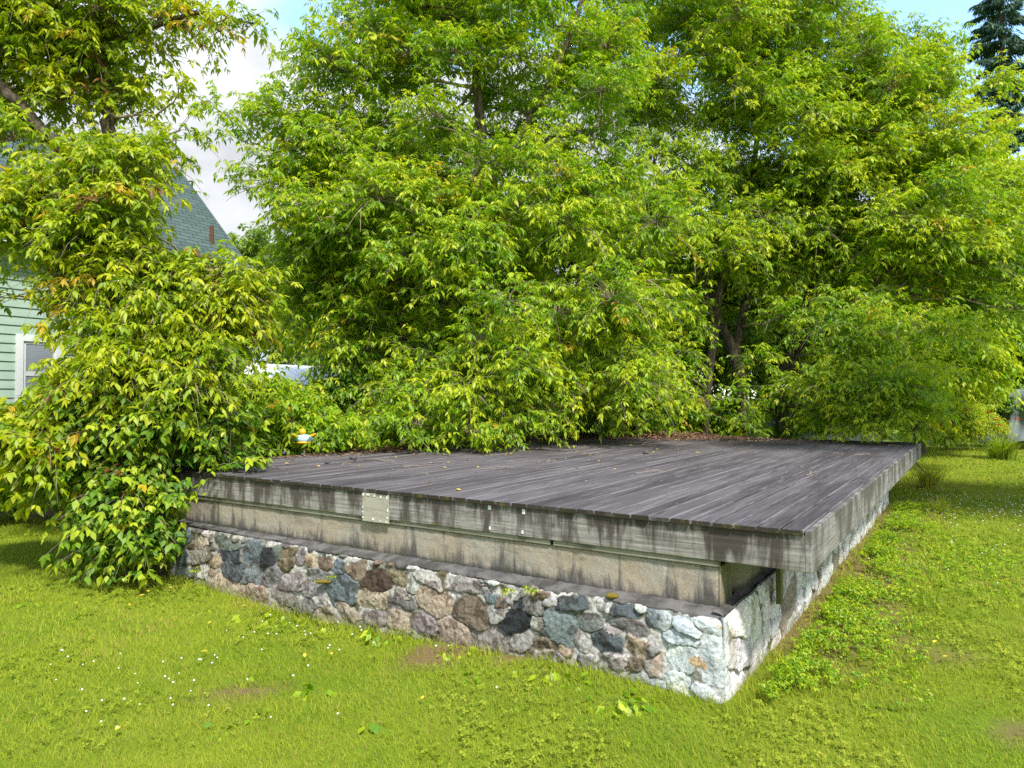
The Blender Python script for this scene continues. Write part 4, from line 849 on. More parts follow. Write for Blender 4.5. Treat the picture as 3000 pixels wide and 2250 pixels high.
# dark spruce at the right edge
def spruce(x, y, h, label, seed):
    rg = np.random.default_rng(seed); root = thing('spruce_tree', label, 'tree', (x, y, 0), 0)
    v, f = tubes(np.array([[(0, 0, -.1), (0, 0, h*.5), (0, 0, h)]]), np.array([[.3, .17, .02]]), 9); mesh_obj('trunk', v, f, M['bark'], root, True)
    br = []; rr = []; V = []; T = []
    z = 1.6
    while z < h-0.6:
        Lm = 3.1*(1-z/h)**0.75+0.25
        for a in rg.uniform(0, 6.28, 5):
            L_ = Lm*rg.uniform(.7, 1.12); s = np.linspace(0, 1, 7)[:, None]; d = np.array([math.cos(a), math.sin(a), 0])
            p = np.array([0, 0, z+rg.uniform(-.3, .3)])+d*L_*s+UP*L_*(0.05*s-0.42*s**1.6+0.22*s**4); br.append(p); rr.append(np.linspace(.035, .008, 7))
            n = int(190*L_); q = rg.uniform(0.12, 1, n); base = np.stack([np.interp(q*6, np.arange(7), p[:, k]) for k in range(3)], 1)
            sd = np.array([-d[1], d[0], 0]); off = rg.normal(0, .20, n)*(1.1-q); base = base+sd*off[:, None]+d*rg.normal(0, .05, n)[:, None]
            dd = nrm(np.stack([d[0]*.55+sd[0]*off*2, d[1]*.55+sd[1]*off*2, -rg.uniform(.5, 1.3, n)], 1)+rg.normal(0, .18, (n, 3)))
            l = rg.uniform(.16, .42, n); wv = nrm(np.cross(dd, rg.normal(0, 1, (n, 3))))*(rg.uniform(.016, .034, n))[:, None]
            V.append(np.stack([base, base+dd*(l*.45)[:, None]+wv, base+dd*l[:, None], base+dd*(l*.45)[:, None]-wv], 1)); T.append(np.clip(rg.normal(.4, .25, n), 0, 1))
        z += 0.42
    v, f = tubes(np.array(br), np.array(rr), 4); mesh_obj('branches', v, f, M['twig'], root)
    V = np.concatenate(V).reshape(-1, 3); i = np.arange(len(V)//4)*4
    mesh_obj('crown', V, np.concatenate([np.stack([i, i+1, i+2], 1), np.stack([i, i+2, i+3], 1)]), M['needle'], root, False, {'tint': np.repeat(np.concatenate(T), 4)})
spruce(22.3, 32.0, 26, 'tall dark spruce with drooping boughs at the right edge', 401)
spruce(-14.0, 60.0, 14, 'far dark spruce seen past the corner of the green house', 402)
# ------------------------------------------------------------------ house, sheds, vehicles
def siding_mat(name, a, b, course):
    g = NT(name); c = g.coord(); n = g.noise(g.map(c, (1.2, 1.2, 6)), 1.5, 6, 0.6); n2 = g.noise(c, 25, 3)
    col = g.mix(g.rng(n, .35, .65), a, b); col = g.mix(g.rng(n2, .55, .8, 0, .25), col, tuple(x*.7 for x in a))
    return g.bsdf(col, 0.7, g.bump(g.noise(g.map(c, (2, 2, 40)), 1.0, 3), .15, .004), 0.3)
M['siding'] = siding_mat('green_siding', (.30, .41, .345), (.34, .45, .385), .165)
M['trim'] = plain('white_trim', (.68, .71, .74), .6, .1, 12)
def shingle_mat():
    g = NT('green_shingles'); c = g.coord()
    br = g.n('ShaderNodeTexBrick', {'Vector': g.map(c, (1, 1, 1)), 'Color1': (.055, .088, .086, 1), 'Color2': (.085, .125, .115, 1), 'Mortar': (.022, .035, .035, 1), 'Scale': 1.0, 'Mortar Size': .012, 'Bias': 0.0, 'Brick Width': .32, 'Row Height': .14})
    n = g.noise(c, 30, 4); col = g.mix(g.rng(n, .3, .7, 0, .3), br.outputs[0], (.12, .16, .155))
    return g.bsdf(col, .95, g.bump(br.outputs['Fac'], .5, .01), .15)
M['shingle'] = shingle_mat()
M['pane'] = plain('window_glass', (.05, .06, .08), .12, .2, 3, spec=.6)
def blind_mat():
    g = NT('blind_slats'); c = g.coord(); w = g.n('ShaderNodeTexWave', {'Vector': c, 'Scale': 10.0}, wave_type='BANDS', bands_direction='Z').outputs['Fac']
    return g.bsdf(g.mix(w, (.20, .23, .29), (.30, .33, .38)), .35, None, .5)
M['blind'] = blind_mat()
# local house axes: x = u, y = t - 13.75 (away), origin at wall corner
HU, HT = 5.73, 13.75
ho = W(HU, HT, 0)
house = thing('house', 'mint green clapboard house with a steep green shingle roof', 'house', tuple(ho), ANG)
EV = 5.05; RUN = 2.61; RISE = 2.55; LEN = 11.5
mb = MB(); z = 0.35; ex = .165
win = (-4.66, -3.86, 1.80, 3.16)
while z < EV+0.12:
    z1 = min(z+ex, EV+0.12); prof = [(0.0, z), (-0.026, z), (-0.006, z1), (0.0, z1)]
    if z1 > win[2]+.02 and z < win[3]-.02:
        mb.prism(prof, 0, -LEN, win[0]); mb.prism(prof, 0, win[1], -0.09)
    else: mb.prism(prof, 0, -LEN, -0.09)
    z = z1
mb.box((-LEN, 0.001, -.1), (-0.02, 0.12, EV+.12)); mb.box((-LEN, 0.0, -.1), (-.02, .03, .349))
mb.build('wall', M['siding'], house)
gm = MB(); gm.prism([(0.125, -.1), (2*RUN-.05, -.1), (2*RUN-.05, EV+.2), (RUN, EV+RISE), (0.125, EV+.2)], 0, -.14, -.021); gm.build('gable_wall', M['siding'], house)
MB().prism([(-LEN-.1, -.1), (-.02, -.1), (-.02, .345), (-LEN-.1, .345)], 1, -.035, -.002).build('foundation', M['concrete'], house)
mb = MB(); mb.box((-.09, -.032, .35), (.012, .07, EV+.12)); mb.build('corner_board', M['trim'], house)
# roof: two slopes meeting over the middle
def slope(name, sgn):
    # built flat (x along eave, y up the slope) then tilted
    Ls = math.hypot(RUN+.38, RISE*(RUN+.38)/RUN); o = MB().box((-LEN-.3, 0, 0), (.11, Ls, .05)).build(name, M['shingle'], house)
    th = math.atan2(RISE, RUN); o.rotation_euler = (th if sgn > 0 else math.pi-th, 0, 0)
    o.location = (0, -.38, EV-.12) if sgn > 0 else (0, 2*RUN+.38, EV-.12)
    if sgn < 0: o.scale = (1, 1, -1)
    return o
slope('roof', 1); slope('roof', -1)
MB().box((-LEN-.3, -.385, EV-.30), (.10, -.355, EV-.13)).build('gutter', M['trim'], house)
MB().prism([(-.355, EV-.16), (-.355, EV-.30), (0.0, EV-.30), (0.0, EV+.02)], 0, .03, .10).build('rake_return', M['trim'], house)
MB().tube([(-.55, 0.25, EV+.3), (-.55, .25, EV+.95)], [.05, .05], 10).build('vent_pipe', M['rust'], house)
# window
wf = MB(); a, b, c, d = win
wf.box((a-.0, -.05, d-.12), (b, .0, d)); wf.box((a, -.05, c), (a+.12, 0, d-.12)); wf.box((b-.12, -.05, c), (b, 0, d-.12)); wf.box((a-.04, -.07, c-.05), (b+.04, 0, c))
wf = wf.build('window', M['trim'], house)
sa = MB(); m = (c+d)/2-.03
for (z0, z1) in ((c, m), (m, d-.12)):
    sa.box((a+.12, -.022, z0), (a+.17, .0, z1)); sa.box((b-.17, -.022, z0), (b-.12, 0, z1)); sa.box((a+.17, -.022, z1-.05), (b-.17, 0, z1)); sa.box((a+.17, -.022, z0), (b-.17, 0, z0+.035))
sa.build('sash', M['trim'], wf)
MB().box((a+.17, -.012, c+.035), (b-.17, -.006, d-.17)).build('pane', M['blind'], wf)

# white arched metal shed
q0 = P(640, 859, 27)
hut = thing('metal_shed', 'white arched corrugated metal shed behind the trees', 'shed', (q0[0], q0[1], 0), ANG)
M['whitemetal'] = plain('white_sheet_metal', (.72, .75, .80), .45, .06, 2, spec=.5)
mb = MB(); n = 26; seg = 20; VV = []
for i in range(n*4+1):
    x = -4.5+9*i/(n*4); rr_ = 3.15+.05*math.cos(i*math.pi/2)
    for j in range(seg+1):
        a = math.pi*j/seg; VV.append((x, -rr_*math.cos(a), .1+rr_*math.sin(a)*.98))
FF = [[i*(seg+1)+j, (i+1)*(seg+1)+j, (i+1)*(seg+1)+j+1, i*(seg+1)+j+1] for i in range(n*4) for j in range(seg)]
mb.add(VV, FF); mb.build('roof', M['whitemetal'], hut, True)
for x in (-4.45, 4.45):
    pl = [(-3.1*math.cos(math.pi*j/20), .1+3.05*math.sin(math.pi*j/20)) for j in range(21)]
    MB().prism([(-3.1, -.1)]+pl+[(3.1, -.1)], 0, x-.03, x+.03).build('end_wall', M['whitemetal'], hut)
q1 = P(560, 859, 38)
sh = thing('far_house', 'low house with a pale grey roof beyond the arched shed', 'house', (q1[0], q1[1], 0), R(-6))
MB().box((-3.2, -2, -.1), (3.2, 2, 3.1)).build('wall', plain('pale_wall', (.45, .5, .52), .8), sh)
rf = MB().prism([(-2.3, 3.08), (2.3, 3.08), (0, 4.4)], 0, -3.5, 3.5).build('roof', plain('grey_shingle', (.30, .37, .37), .9, .2, 8), sh)
MB().box((-3.5, -2.42, 2.98), (3.5, -2.31, 3.1)).build('gutter', M['trim'], sh)
MB().tube([(-.4, -1.2, 3.6), (-.4, -1.2, 4.05)], [.05, .05], 8).build('vent_pipe', M['trim'], rf)

# parked vehicles half hidden by leaves
M['glass'] = plain('car_glass', (.03, .04, .05), .08, .1, 2, spec=.7)
M['rubber'] = plain('rubber', (.025, .025, .027), .85, .2, 20)
def vehicle(name, label, loc, rz, paint, van=False):
    v = thing(name, label, 'car', loc, rz)
    if van: prof = [(-2.2, .42), (2.1, .42), (2.2, .75), (2.1, 1.05), (1.35, 1.15), (.75, 1.82), (-1.95, 1.86), (-2.18, 1.2)]
    else: prof = [(-2.15, .40), (2.1, .40), (2.2, .62), (2.1, .86), (1.15, .98), (.45, 1.45), (-1.0, 1.47), (-1.6, 1.05), (-2.12, .98)]
    b = MB().prism(prof, 1, -.85, .85).build('body', paint, v, bevel=.05)
    g = [(1.02, 1.2), (.68, 1.72), (-1.75, 1.74), (-1.9, 1.2)] if van else [(1.0, 1.03), (.42, 1.39), (-.98, 1.41), (-1.45, 1.07)]
    for y in (-.86, .852): MB().prism(g, 1, y, y+.008).build('side_window', M['glass'], v)
    p, q = ((1.33, 1.2), (.79, 1.78)) if van else ((1.13, 1.02), (.49, 1.42))
    MB().add([(p[0]+.012, -.72, p[1]), (p[0]+.012, .72, p[1]), (q[0]+.012, .62, q[1]), (q[0]+.012, -.62, q[1])], [[0, 1, 2, 3]]).build('windshield', M['glass'], v)
    for y in (-.55, .55): MB().ball((2.17, y, .68), (.05, .14, .09), 10, 6).build('headlight', M['white'], v, True)
    for x in (-1.35, 1.35):
        for y in (-.82, .82):
            w = MB(); w.tube([(x, y-.1, .32), (x, y+.1, .32)], [.32, .32], 20); w = w.build('wheel', M['rubber'], v)
            MB().tube([(x, y-.11*1, .32), (x, y+.11, .32)], [.19, .19], 14).build('rim', M['trim'], w)
    if van:
        MB().box((-1.8, -.7, 1.872), (.6, .7, 1.90)).build('roof_rack', M['trim'], v)
    else:
        MB().box((-2.2, -.8, .45), (-2.12, .8, .6)).build('bumper', M['rubber'], v)
    return v
blue = plain('turquoise_paint', (.10, .42, .60), .3, .06, 1, spec=.6)
silver = plain('silver_paint', (.28, .32, .38), .3, .06, 1, spec=.6)
p = P(765, 859, 14.6); vehicle('parked_van', 'light blue van parked behind the leaves left of the platform', (p[0], p[1], 0), R(35), blue, True)
p = P(1730, 859, 21.5); vehicle('parked_car', 'silver car parked behind the far right corner of the platform', (p[0], p[1], 0), R(8), silver)

# tarpaulin draped over something tall
def tarp():
    rt = thing('covered_load', 'tall load under a blue-grey tarpaulin at the right edge', 'tarpaulin', (P(2222, 859, 27.5)[0], 27.5, 0))
    nz, na = 46, 150; V = []
    for j in range(nz):
        f = j/(nz-1)
        for i in range(na):
            a = 2*math.pi*i/na; rx = 1.05-.25*f; ry = .9-.2*f
            sq = (abs(math.cos(a))**3+abs(math.sin(a))**3)**(-1/3)
            fold = 1+(.10*math.sin(a*6+2.2*f+1.3*math.sin(a*3))+.06*math.sin(a*13-1.5*f))*(1-f)**.6+.035*math.sin(a*4+f*7)
            z = .32+.06*math.sin(a*5)+(2.28-.32)*f**.85
            if f > .86: k = math.sqrt(max(0, 1-((f-.86)/.14)**2)); rx *= .25+.75*k; ry *= .25+.75*k
            V.append((rx*sq*math.cos(a)*fold, ry*sq*math.sin(a)*fold, z))
    F = [[j*na+i, j*na+(i+1) % na, (j+1)*na+(i+1) % na, (j+1)*na+i] for j in range(nz-1) for i in range(na)]; F.append([(nz-1)*na+i for i in range(na)])
    g = NT('tarp_cloth'); c = g.coord(); n = g.noise(c, 2.5, 5); m = g.bsdf(g.mix(n, (.11, .14, .16), (.21, .25, .275)), .55, g.bump(g.noise(c, 9, 5), .4, .03), .4)
    mesh_obj('cover', np.array(V), F, m, rt, True)
    MB().box((-.8, -.6, .12), (.8, .6, .5)).build('pallet', M['rust'], rt)
    for x in (-.6, .6): MB().tube([(x, -.75, .16), (x, -.6, .16)], [.16, .16], 16).build('wheel', M['rubber'], rt)
tarp()

# ------------------------------------------------------------------ garden plants
def blade_clump(name, label, cat, loc, n, h, w, spread, seed, mat='lily', tint=(.5, .25), arch=.8, part='leaves', group=None):
    rg = np.random.default_rng(seed); root = thing(name, label, cat, loc, 0, group)
    a = rg.uniform(0, 6.28, n); r0 = rg.uniform(0, spread, n); L_ = h*rg.uniform(.6, 1.15, n); o = rg.uniform(.25, 1, n)*arch
    d = np.stack([np.cos(a), np.sin(a), 0*a], 1); sd = np.stack([-np.sin(a), np.cos(a), 0*a], 1); b = d*r0[:, None]*rg.uniform(.2, 1, n)[:, None]
    S = np.linspace(0, 1, 6); V = []
    for s in S:
        c = b+d*(L_*o*s**1.6)[:, None]+UP*(L_*(s-.55*o*s**2.4))[:, None]; ww = (w*(1-s**2)*.5+.001)
        V.append(c+sd*ww); V.append(c-sd*ww)
    V = np.stack(V, 1); k = np.arange(n)[:, None]*12; F = []
    for j in range(5): F.append(np.stack([k[:, 0]+2*j, k[:, 0]+2*j+1, k[:, 0]+2*j+3, k[:, 0]+2*j+2], 1))
    T = np.repeat(np.clip(rg.normal(tint[0], tint[1], n), 0, 1), 12)
    mesh_obj(part, V.reshape(-1, 3), np.concatenate(F), M[mat], root, False, {'tint': T}); return root
M['orange'] = plain('orange_petal', (.75, .16, .02), .6, .2, 9); M['violet'] = plain('violet_petal', (.22, .16, .62), .6, .2, 9); M['stalk'] = plain('stalk', (.20, .26, .06), .8, .2, 9)
def petals(mb, c, r, rg, n=6):
    for k in range(n):
        a = 6.28*k/n+rg.uniform(-.2, .2); d = np.array([math.cos(a), math.sin(a), .55]); s = np.array([-math.sin(a), math.cos(a), 0]); c = np.array(c)
        mb.add([c, c+d*r*.55+s*r*.28, c+d*r+np.array([0, 0, -.25*r]), c+d*r*.55-s*r*.28], [[0, 1, 2, 3]])
pl = P(2165, 859, 22.5)
lily = blade_clump('daylily', 'clump of arching daylily leaves with orange flowers by the tarpaulin', 'lily', (pl[0], pl[1], 0), 330, 1.0, .03, .42, 501, tint=(.62, .28))
rg = np.random.default_rng(5)
for (x, y, h) in ((-.25, .3, 1.52), (.62, .3, 1.3), (.2, .5, 1.1), (-.1, .2, 1.28)):
    st_ = MB().tube([(x*.5, y*.6, .1), (x*.8, y, h*.6), (x, y, h)], [.012, .01, .008], 5).build('flower_stalk', M['stalk'], lily)
    fm = MB(); petals(fm, (x, y, h), .13, rg); petals(fm, (x+.06, y-.05, h-.02), .11, rg); fm.build('flower', M['orange'], st_)
pl = P(2140, 859, 23.5)
bell = blade_clump('bellflower', 'small violet flowering plant left of the daylily', 'flower', (pl[0], pl[1], 0), 60, .5, .025, .15, 502, tint=(.3, .2))
fm = MB()
for k in range(26): petals(fm, (rg.normal(0, .16), rg.normal(0, .12), rg.uniform(.45, .85)), .07, rg, 5)
fm.build('blossoms', M['violet'], bell)
pl = P(1998, 859, 15.3)
blade_clump('grass_tuft', 'tall pale grass tuft just past the far right deck corner', 'grass tuft', (pl[0]+.05, pl[1], 0), 300, .7, .010, .34, 503, tint=(.95, .15), arch=.6, part='blades')
blade_clump('grass_tuft', 'pale seeding grass beside the far end of the long side', 'grass tuft', tuple(W(9.6, -.35, 0)), 90, .35, .010, .35, 504, tint=(.85, .2), arch=.7, part='blades')

# sprouts growing out of the wall and weeds at its foot
def weed(name, label, cat, loc, n, r, h, size, seed, mat='leaf', tint=(.6, .2), group=None, leaflets=1):
    rg = np.random.default_rng(seed); root = thing(name, label, cat, loc, 0, group)
    a = rg.uniform(0, 6.28, n); q = np.sqrt(rg.uniform(0, 1, n))*r; o = np.stack([np.cos(a)*q, np.sin(a)*q, rg.uniform(.2, 1, n)*h*(1-.5*q/max(r, 1e-6))], 1)
    D_ = nrm(np.stack([np.cos(a), np.sin(a), rg.uniform(.2, .8, n)], 1)); V, T = leaf_cloud(o, D_, np.full(n, size), np.clip(rg.normal(tint[0], tint[1], n), 0, 1), rg, 2, leaflets, size, pet=size*.3, wid=.6)
    i = np.arange(len(V)//4)*4; F = np.concatenate([np.stack([i, i+1, i+2], 1), np.stack([i, i+2, i+3], 1)])
    mesh_obj('leaves', V, F, M[mat], root, False, {'tint': T})
    s = np.array([0, .5, 1])[None, :, None]; p = np.array([0, 0, -.01])+(o[:, None, :]-np.array([0, 0, -.01]))*s
    v, f = tubes(p, np.full((n, 3), .0022), 3); mesh_obj('stems', v, f, M['stalk'], root); return root
WS = 'seedlings growing out of the stone wall'
for (X, Y, lab, n, r, h, sz) in ((1485, 1722, 'taller of two bright seedlings on the mortar ledge', 7, .03, .10, .045), (1555, 1716, 'bushier of two bright seedlings on the mortar ledge', 8, .035, .07, .05),
                                 (977, 1676, 'pale seedling between grey stones near the middle of the wall', 8, .03, .06, .035), (937, 1692, 'tiny seedling above the rusty moss in the wall', 5, .02, .04, .03), (583, 1662, 'seedling in the stones near the left corner of the wall', 10, .05, .08, .05)):
    t_, h_ = px_to_wall(X, Y, -.15); weed('seedling', lab, 'seedling', tuple(W(-.15, t_, h_-.04)), n, r*.7, h*.8, sz*.62, int(X), tint=(.8, .15), group=WS)
WG = 'weeds at the foot of the stone wall'
for (u, t_, lab, n, r, h, sz, mt) in ((-.32, 3.35, 'broad leaved weed at the foot of the wall below the brown stone', 9, .07, .12, .09, 'leaf'), (-.34, 4.95, 'leafy dandelion clump at the foot of the wall toward the left', 12, .1, .08, .11, 'leaf'),
                                 (-.3, 4.6, 'second leafy clump along the left part of the wall foot', 12, .12, .07, .08, 'leaf'), (-.3, 6.95, 'bright herb clump beside the left stone corner', 26, .14, .24, .05, 'leaf'), (-.4, 1.75, 'low round leaved weed in front of the white mortar', 14, .12, .05, .07, 'leaf'),
                                 (-.55, 1.1, 'ivy-like weed on the lawn in front of the painted stones', 16, .14, .06, .07, 'leaf'), (-.3, 2.55, 'small weed below the large black stone', 12, .10, .06, .06, 'leaf'), (-.28, 4.0, 'herb clump below the round pale stones', 14, .12, .06, .06, 'leaf')):
    q = W(u, t_); weed('weed', lab, 'weed', (q[0], q[1], float(ground_h(q[0], q[1]))), n, r, h, sz, int(u*-1000+t_*77), tint=(.62, .2), group=WG, mat=mt)
# yellow-green ground cover along the long wall
def cover():
    rg = np.random.default_rng(61); N = 5200; u = rg.uniform(.0, 9.5, N); t_ = .32-np.abs(rg.normal(0, .36, N)); x = C0[0]+u*D1[0]+t_*D2[0]; y = C0[1]+u*D1[1]+t_*D2[1]
    k = (fbm(x*2.6, y*2.6, 0, 3, 63) > .51) & (t_ > -.6) & (t_ < .42); u, t_, x, y = u[k], t_[k], x[k], y[k]
    k2 = 450; u2 = rg.normal(5.4, .9, k2); t2 = rg.normal(-.8, .45, k2); x = np.concatenate([x, C0[0]+u2*D1[0]+t2*D2[0]]); y = np.concatenate([y, C0[1]+u2*D1[1]+t2*D2[1]]); t_ = np.concatenate([t_, t2])
    kk = t_ < .42; x, y, t_ = x[kk], y[kk], t_[kk]; n = len(x); hgt = rg.uniform(.02, .14, n)*np.clip(1.25-np.abs(t_-.1)*.9, .35, 1.2)
    o = np.stack([x, y, ground_h(x, y)+hgt], 1); a = rg.uniform(0, 6.28, n); D_ = nrm(np.stack([np.cos(a), np.sin(a), rg.uniform(.3, 1.2, n)], 1))
    V, T = leaf_cloud(o, D_, rg.uniform(.03, .06, n), np.clip(rg.normal(.5, .25, n), 0, 1), rg, 3, 3, .022, pet=.010, wid=.6, droop=.2)
    i = np.arange(len(V)//4)*4; F = np.concatenate([np.stack([i, i+1, i+2], 1), np.stack([i, i+2, i+3], 1)])
    tag(mesh_obj('ground_cover', V, F, M['leaf'], None, False, {'tint': T}), 'yellow-green creeping ground cover along the painted long wall', 'ground cover', kind='stuff')
cover()
# rosettes of broad leaves in the lawn
RG = 'broad leaved rosettes in the lawn'
RP = [(640, 2130, 'lone'), (730, 1945, ''), (590, 1765, ''), (255, 1800, ''), (90, 1765, ''), (1115, 2110, ''), (780, 2090, ''), (940, 2010, ''), (1690, 2020, ''), (1880, 2065, ''), (2560, 2080, ''), (1380, 1985, '')]
RL = ['plantain rosette nearest the bottom of the lawn on the left half', 'plantain rosette among the clover flowers left of the bare patches', 'long leaved rosette close below the left shrub', 'pale rosette on the left lawn near the shrub', 'leafy rosette at the far left of the lawn', 'rosette below the brown patches in front of the wall', 'small rosette left of the lower bare patch', 'rosette beside the brown worn patch', 'rosette in front of the orange stone', 'broad rosette before the painted stone corner', 'rosette on the right-hand lawn below the long wall', 'rosette in front of the large tan stone']
for i, ((X, Y, _), lab) in enumerate(zip(RP, RL)):
    d = 2.0*2080/(Y-1165); x = (X-1500)/2080*d; rs = np.random.default_rng(700+i); sz = rs.uniform(.06, .10)
    weed('rosette', lab, 'weed', (x, d, float(ground_h(x, d))), int(rs.integers(4, 7)), .02, .03, sz, 700+i, tint=(.35, .15), group=RG, mat='leaf')
# white clover heads
def clover_heads():
    rg = np.random.default_rng(71); pts = []
    for (cx, cy, sx, sy, n) in ((-1.7, 6.3, .6, .35, 26), (-1.6, 5.3, 1.0, .5, 20), (-3.0, 5.3, .7, .5, 16), (8.2, 12.6, 1.4, 1.0, 260), (6.0, 9.0, 1.0, .8, 30), (9, 14.5, 2, 1.4, 160), (-2.2, 4.6, .8, .3, 12)):
        for k in range(n):
            x, y = rg.normal(cx, sx), rg.normal(cy, sy)
            if not in_platform(np.array(x), np.array(y), .1): pts.append((x, y))
    mb = MB()
    for (x, y) in pts:
        z = float(ground_h(x, y)); r = rg.uniform(.005, .0085)*(1+.35*(y > 9)); mb.ball((x, y, z+rg.uniform(.04, .075)), (r, r, r*.85), 6, 4)
    tag(mb.build('clover_blossoms', M['white'], None), 'tiny white clover blossoms dotted over the lawn', 'clover', kind='stuff')
clover_heads()
# small white flower heads by the left shrub
YF = 'flat white flower heads below the left shrub'
for (X, Y, lab) in ((408, 1607, 'upper flat white flower head below the shrub'), (411, 1673, 'lowest flat white flower head on the grass edge')):
    d = 7.75 if Y < 1650 else 7.6; x = (X-1500)/2080*d; z = CAM_Z-(Y-1165)/2080*d
    r = thing('white_flower', lab, 'flower', (x, d, float(ground_h(x, d))), 0, YF); fm = MB()
    for k in range(16): fm.ball((rg.normal(0, .03), rg.normal(0, .02), z+rg.uniform(-.01, .012)), (.011, .011, .005), 6, 3)
    fm.build('flower_head', M['white'], r); MB().tube([(0, 0, 0), (.01, 0, z*.5), (0, 0, z)], [.004, .003, .003], 5).build('stem', M['stalk'], r)

# ------------------------------------------------------------------ litter on deck and lawn
M['litter'] = (lambda g: g.bsdf(g.mix(g.rng(g.attr('tint'), 0, 1, smooth=False), (.11, .058, .035), (.36, .22, .145)), .9, None, .1))(NT('dead_leaf'))
M['yleaf'] = plain('yellow_leaf', (.62, .43, .04), .7, .25, 30)
M['stick'] = plain('bleached_twig', (.27, .215, .175), .85, .3, 20)
def flakes(pts, size, seed, lift=.004):
    rg = np.random.default_rng(seed); n = len(pts); a = rg.uniform(0, 6.28, n); d = np.stack([np.cos(a), np.sin(a), rg.normal(0, .2, n)], 1); s = np.stack([-np.sin(a), np.cos(a), rg.normal(0, .3, n)], 1); l = size*rg.uniform(.5, 1.3, n); w = l*rg.uniform(.15, .55, n)
    p = np.array(pts, float)+UP*lift; V = np.stack([p-d*l[:, None]/2, p+s*w[:, None]/2+UP*.004, p+d*l[:, None]/2, p-s*w[:, None]/2], 1).reshape(-1, 3); i = np.arange(n)*4
    lowz = V[:, 2]; V[:, 2] = np.maximum(lowz, np.repeat(p[:, 2], 4)-.002)
    return V, np.concatenate([np.stack([i, i+1, i+2], 1), np.stack([i, i+2, i+3], 1)]), np.repeat(rg.uniform(0, 1, n), 4)
def litter():
    rg = np.random.default_rng(81); pts = []
    for (u, t_, su, st_, n, hh) in ((4.4, 6.85, .9, .14, 1800, .09), (9.75, 4.9, .45, 1.1, 4500, .15), (3.6, 7.25, 1.0, .09, 900, .05), (5.4, 7.15, .9, .14, 900, .06), (8.4, 6.6, 1.0, .5, 3200, .10), (9.5, 5.3, .6, .8, 2600, .08), (7.4, 6.9, 1.0, .3, 900, .04), (6, 6, 2.5, 1.0, 260, 0), (9.9, 3.2, .3, 1.2, 500, .03), (1.8, 7.2, .6, .1, 200, .02)):
        a = rg.normal(u, su, n); b = rg.normal(t_, st_, n); k = (a > .1) & (a < DL-.03) & (b > .1) & (b < DW-.03); a, b = a[k], b[k]
        q = np.exp(-((a-u)/su)**2/2-((b-t_)/st_)**2/2)
        p = C0[None]+a[:, None]*D1+b[:, None]*D2; pts.append(np.column_stack([p, DECK_Z+.001+rg.uniform(0, 1, len(a))*hh*q]))
    V, F, T = flakes(np.concatenate(pts), .06, 82); tag(mesh_obj('leaf_litter', V, F, M['litter'], None, False, {'tint': T}), 'brown dead leaves drifted along the left and far edges of the deck', 'leaf litter', kind='stuff')
    a = rg.uniform(.1, DL-.5, 700); b = np.abs(rg.uniform(0, 1, 700))**.7*6.8+.3; p = C0[None]+a[:, None]*D1+b[:, None]*D2
    V, F, T = flakes(np.column_stack([p, np.full(700, DECK_Z+.002)]), .022, 83); tag(mesh_obj('leaf_litter', V, F, M['litter'], None, False, {'tint': T}), 'fine crumbs of dry bark and seed scattered over the deck', 'leaf litter', kind='stuff')
litter()
def leaf_mesh(seed):
    rg = np.random.default_rng(seed); l = .05; V = [(-l, 0, .004)]+[(l*(s*2-1), l*.45*math.sin(math.pi*s)*(1 if k == 0 else -1), .004+.012*math.sin(math.pi*s)*rg.uniform(.3, 1)) for k in (0, 1) for s in (.25, .5, .75)]+[(l, 0, .008)]
    me = bpy.data.meshes.new('fallen_leaf'); me.from_pydata(V, [], [[0, 4, 5, 6, 7, 3, 2, 1]]); me.materials.append(M['yleaf']); return me
LM = [leaf_mesh(i) for i in range(4)]; rs = np.random.default_rng(91)
proto = bpy.data.objects.new('fallen_leaf', LM[0]); COL.objects.link(proto)
def put_leaf(x, y, z, s, o=None, label='', group=''):
    o = o or proto.copy()
    if o is not proto: COL.objects.link(o)
    o.data = LM[int(rs.integers(0, 4))]; o.location = (x, y, z); o.rotation_euler = (rs.normal(0, .1), rs.normal(0, .1), rs.uniform(0, 6.28)); o.scale = (s, s, s); tag(o, label, 'leaf', group)
first = True
for k in range(95):
    u = 10.1*rs.uniform(0, 1)**.8; t_ = np.clip(rs.normal(5.0-.15*u, 1.5), .3, 7.0)
    if k == 0: u, t_ = .35, 3.05
    p = W(u, t_, DECK_Z+.006); put_leaf(p[0], p[1], p[2], rs.uniform(.45, .95), proto if first else None, 'yellow fallen leaf lying on the grey deck boards', 'yellow leaves fallen on the deck'); first = False
for (X, Y) in ((160, 1918), (185, 1772), (385, 1772), (420, 1747), (620, 1805), (605, 1888), (897, 1905), (975, 1904), (355, 2143), (1240, 2060), (990, 1700), (720, 1760), (505, 1724), (2730, 1890), (2620, 1727), (2760, 1935), (230, 1773), (300, 1760), (440, 1735)):
    d = 2.0*2080/(Y-1165); x = (X-1500)/2080*d; put_leaf(x, d, float(ground_h(x, d))+.055, rs.uniform(.4, .7), None, 'yellowed fallen leaf lying in the lawn grass', 'yellow leaves fallen on the lawn')
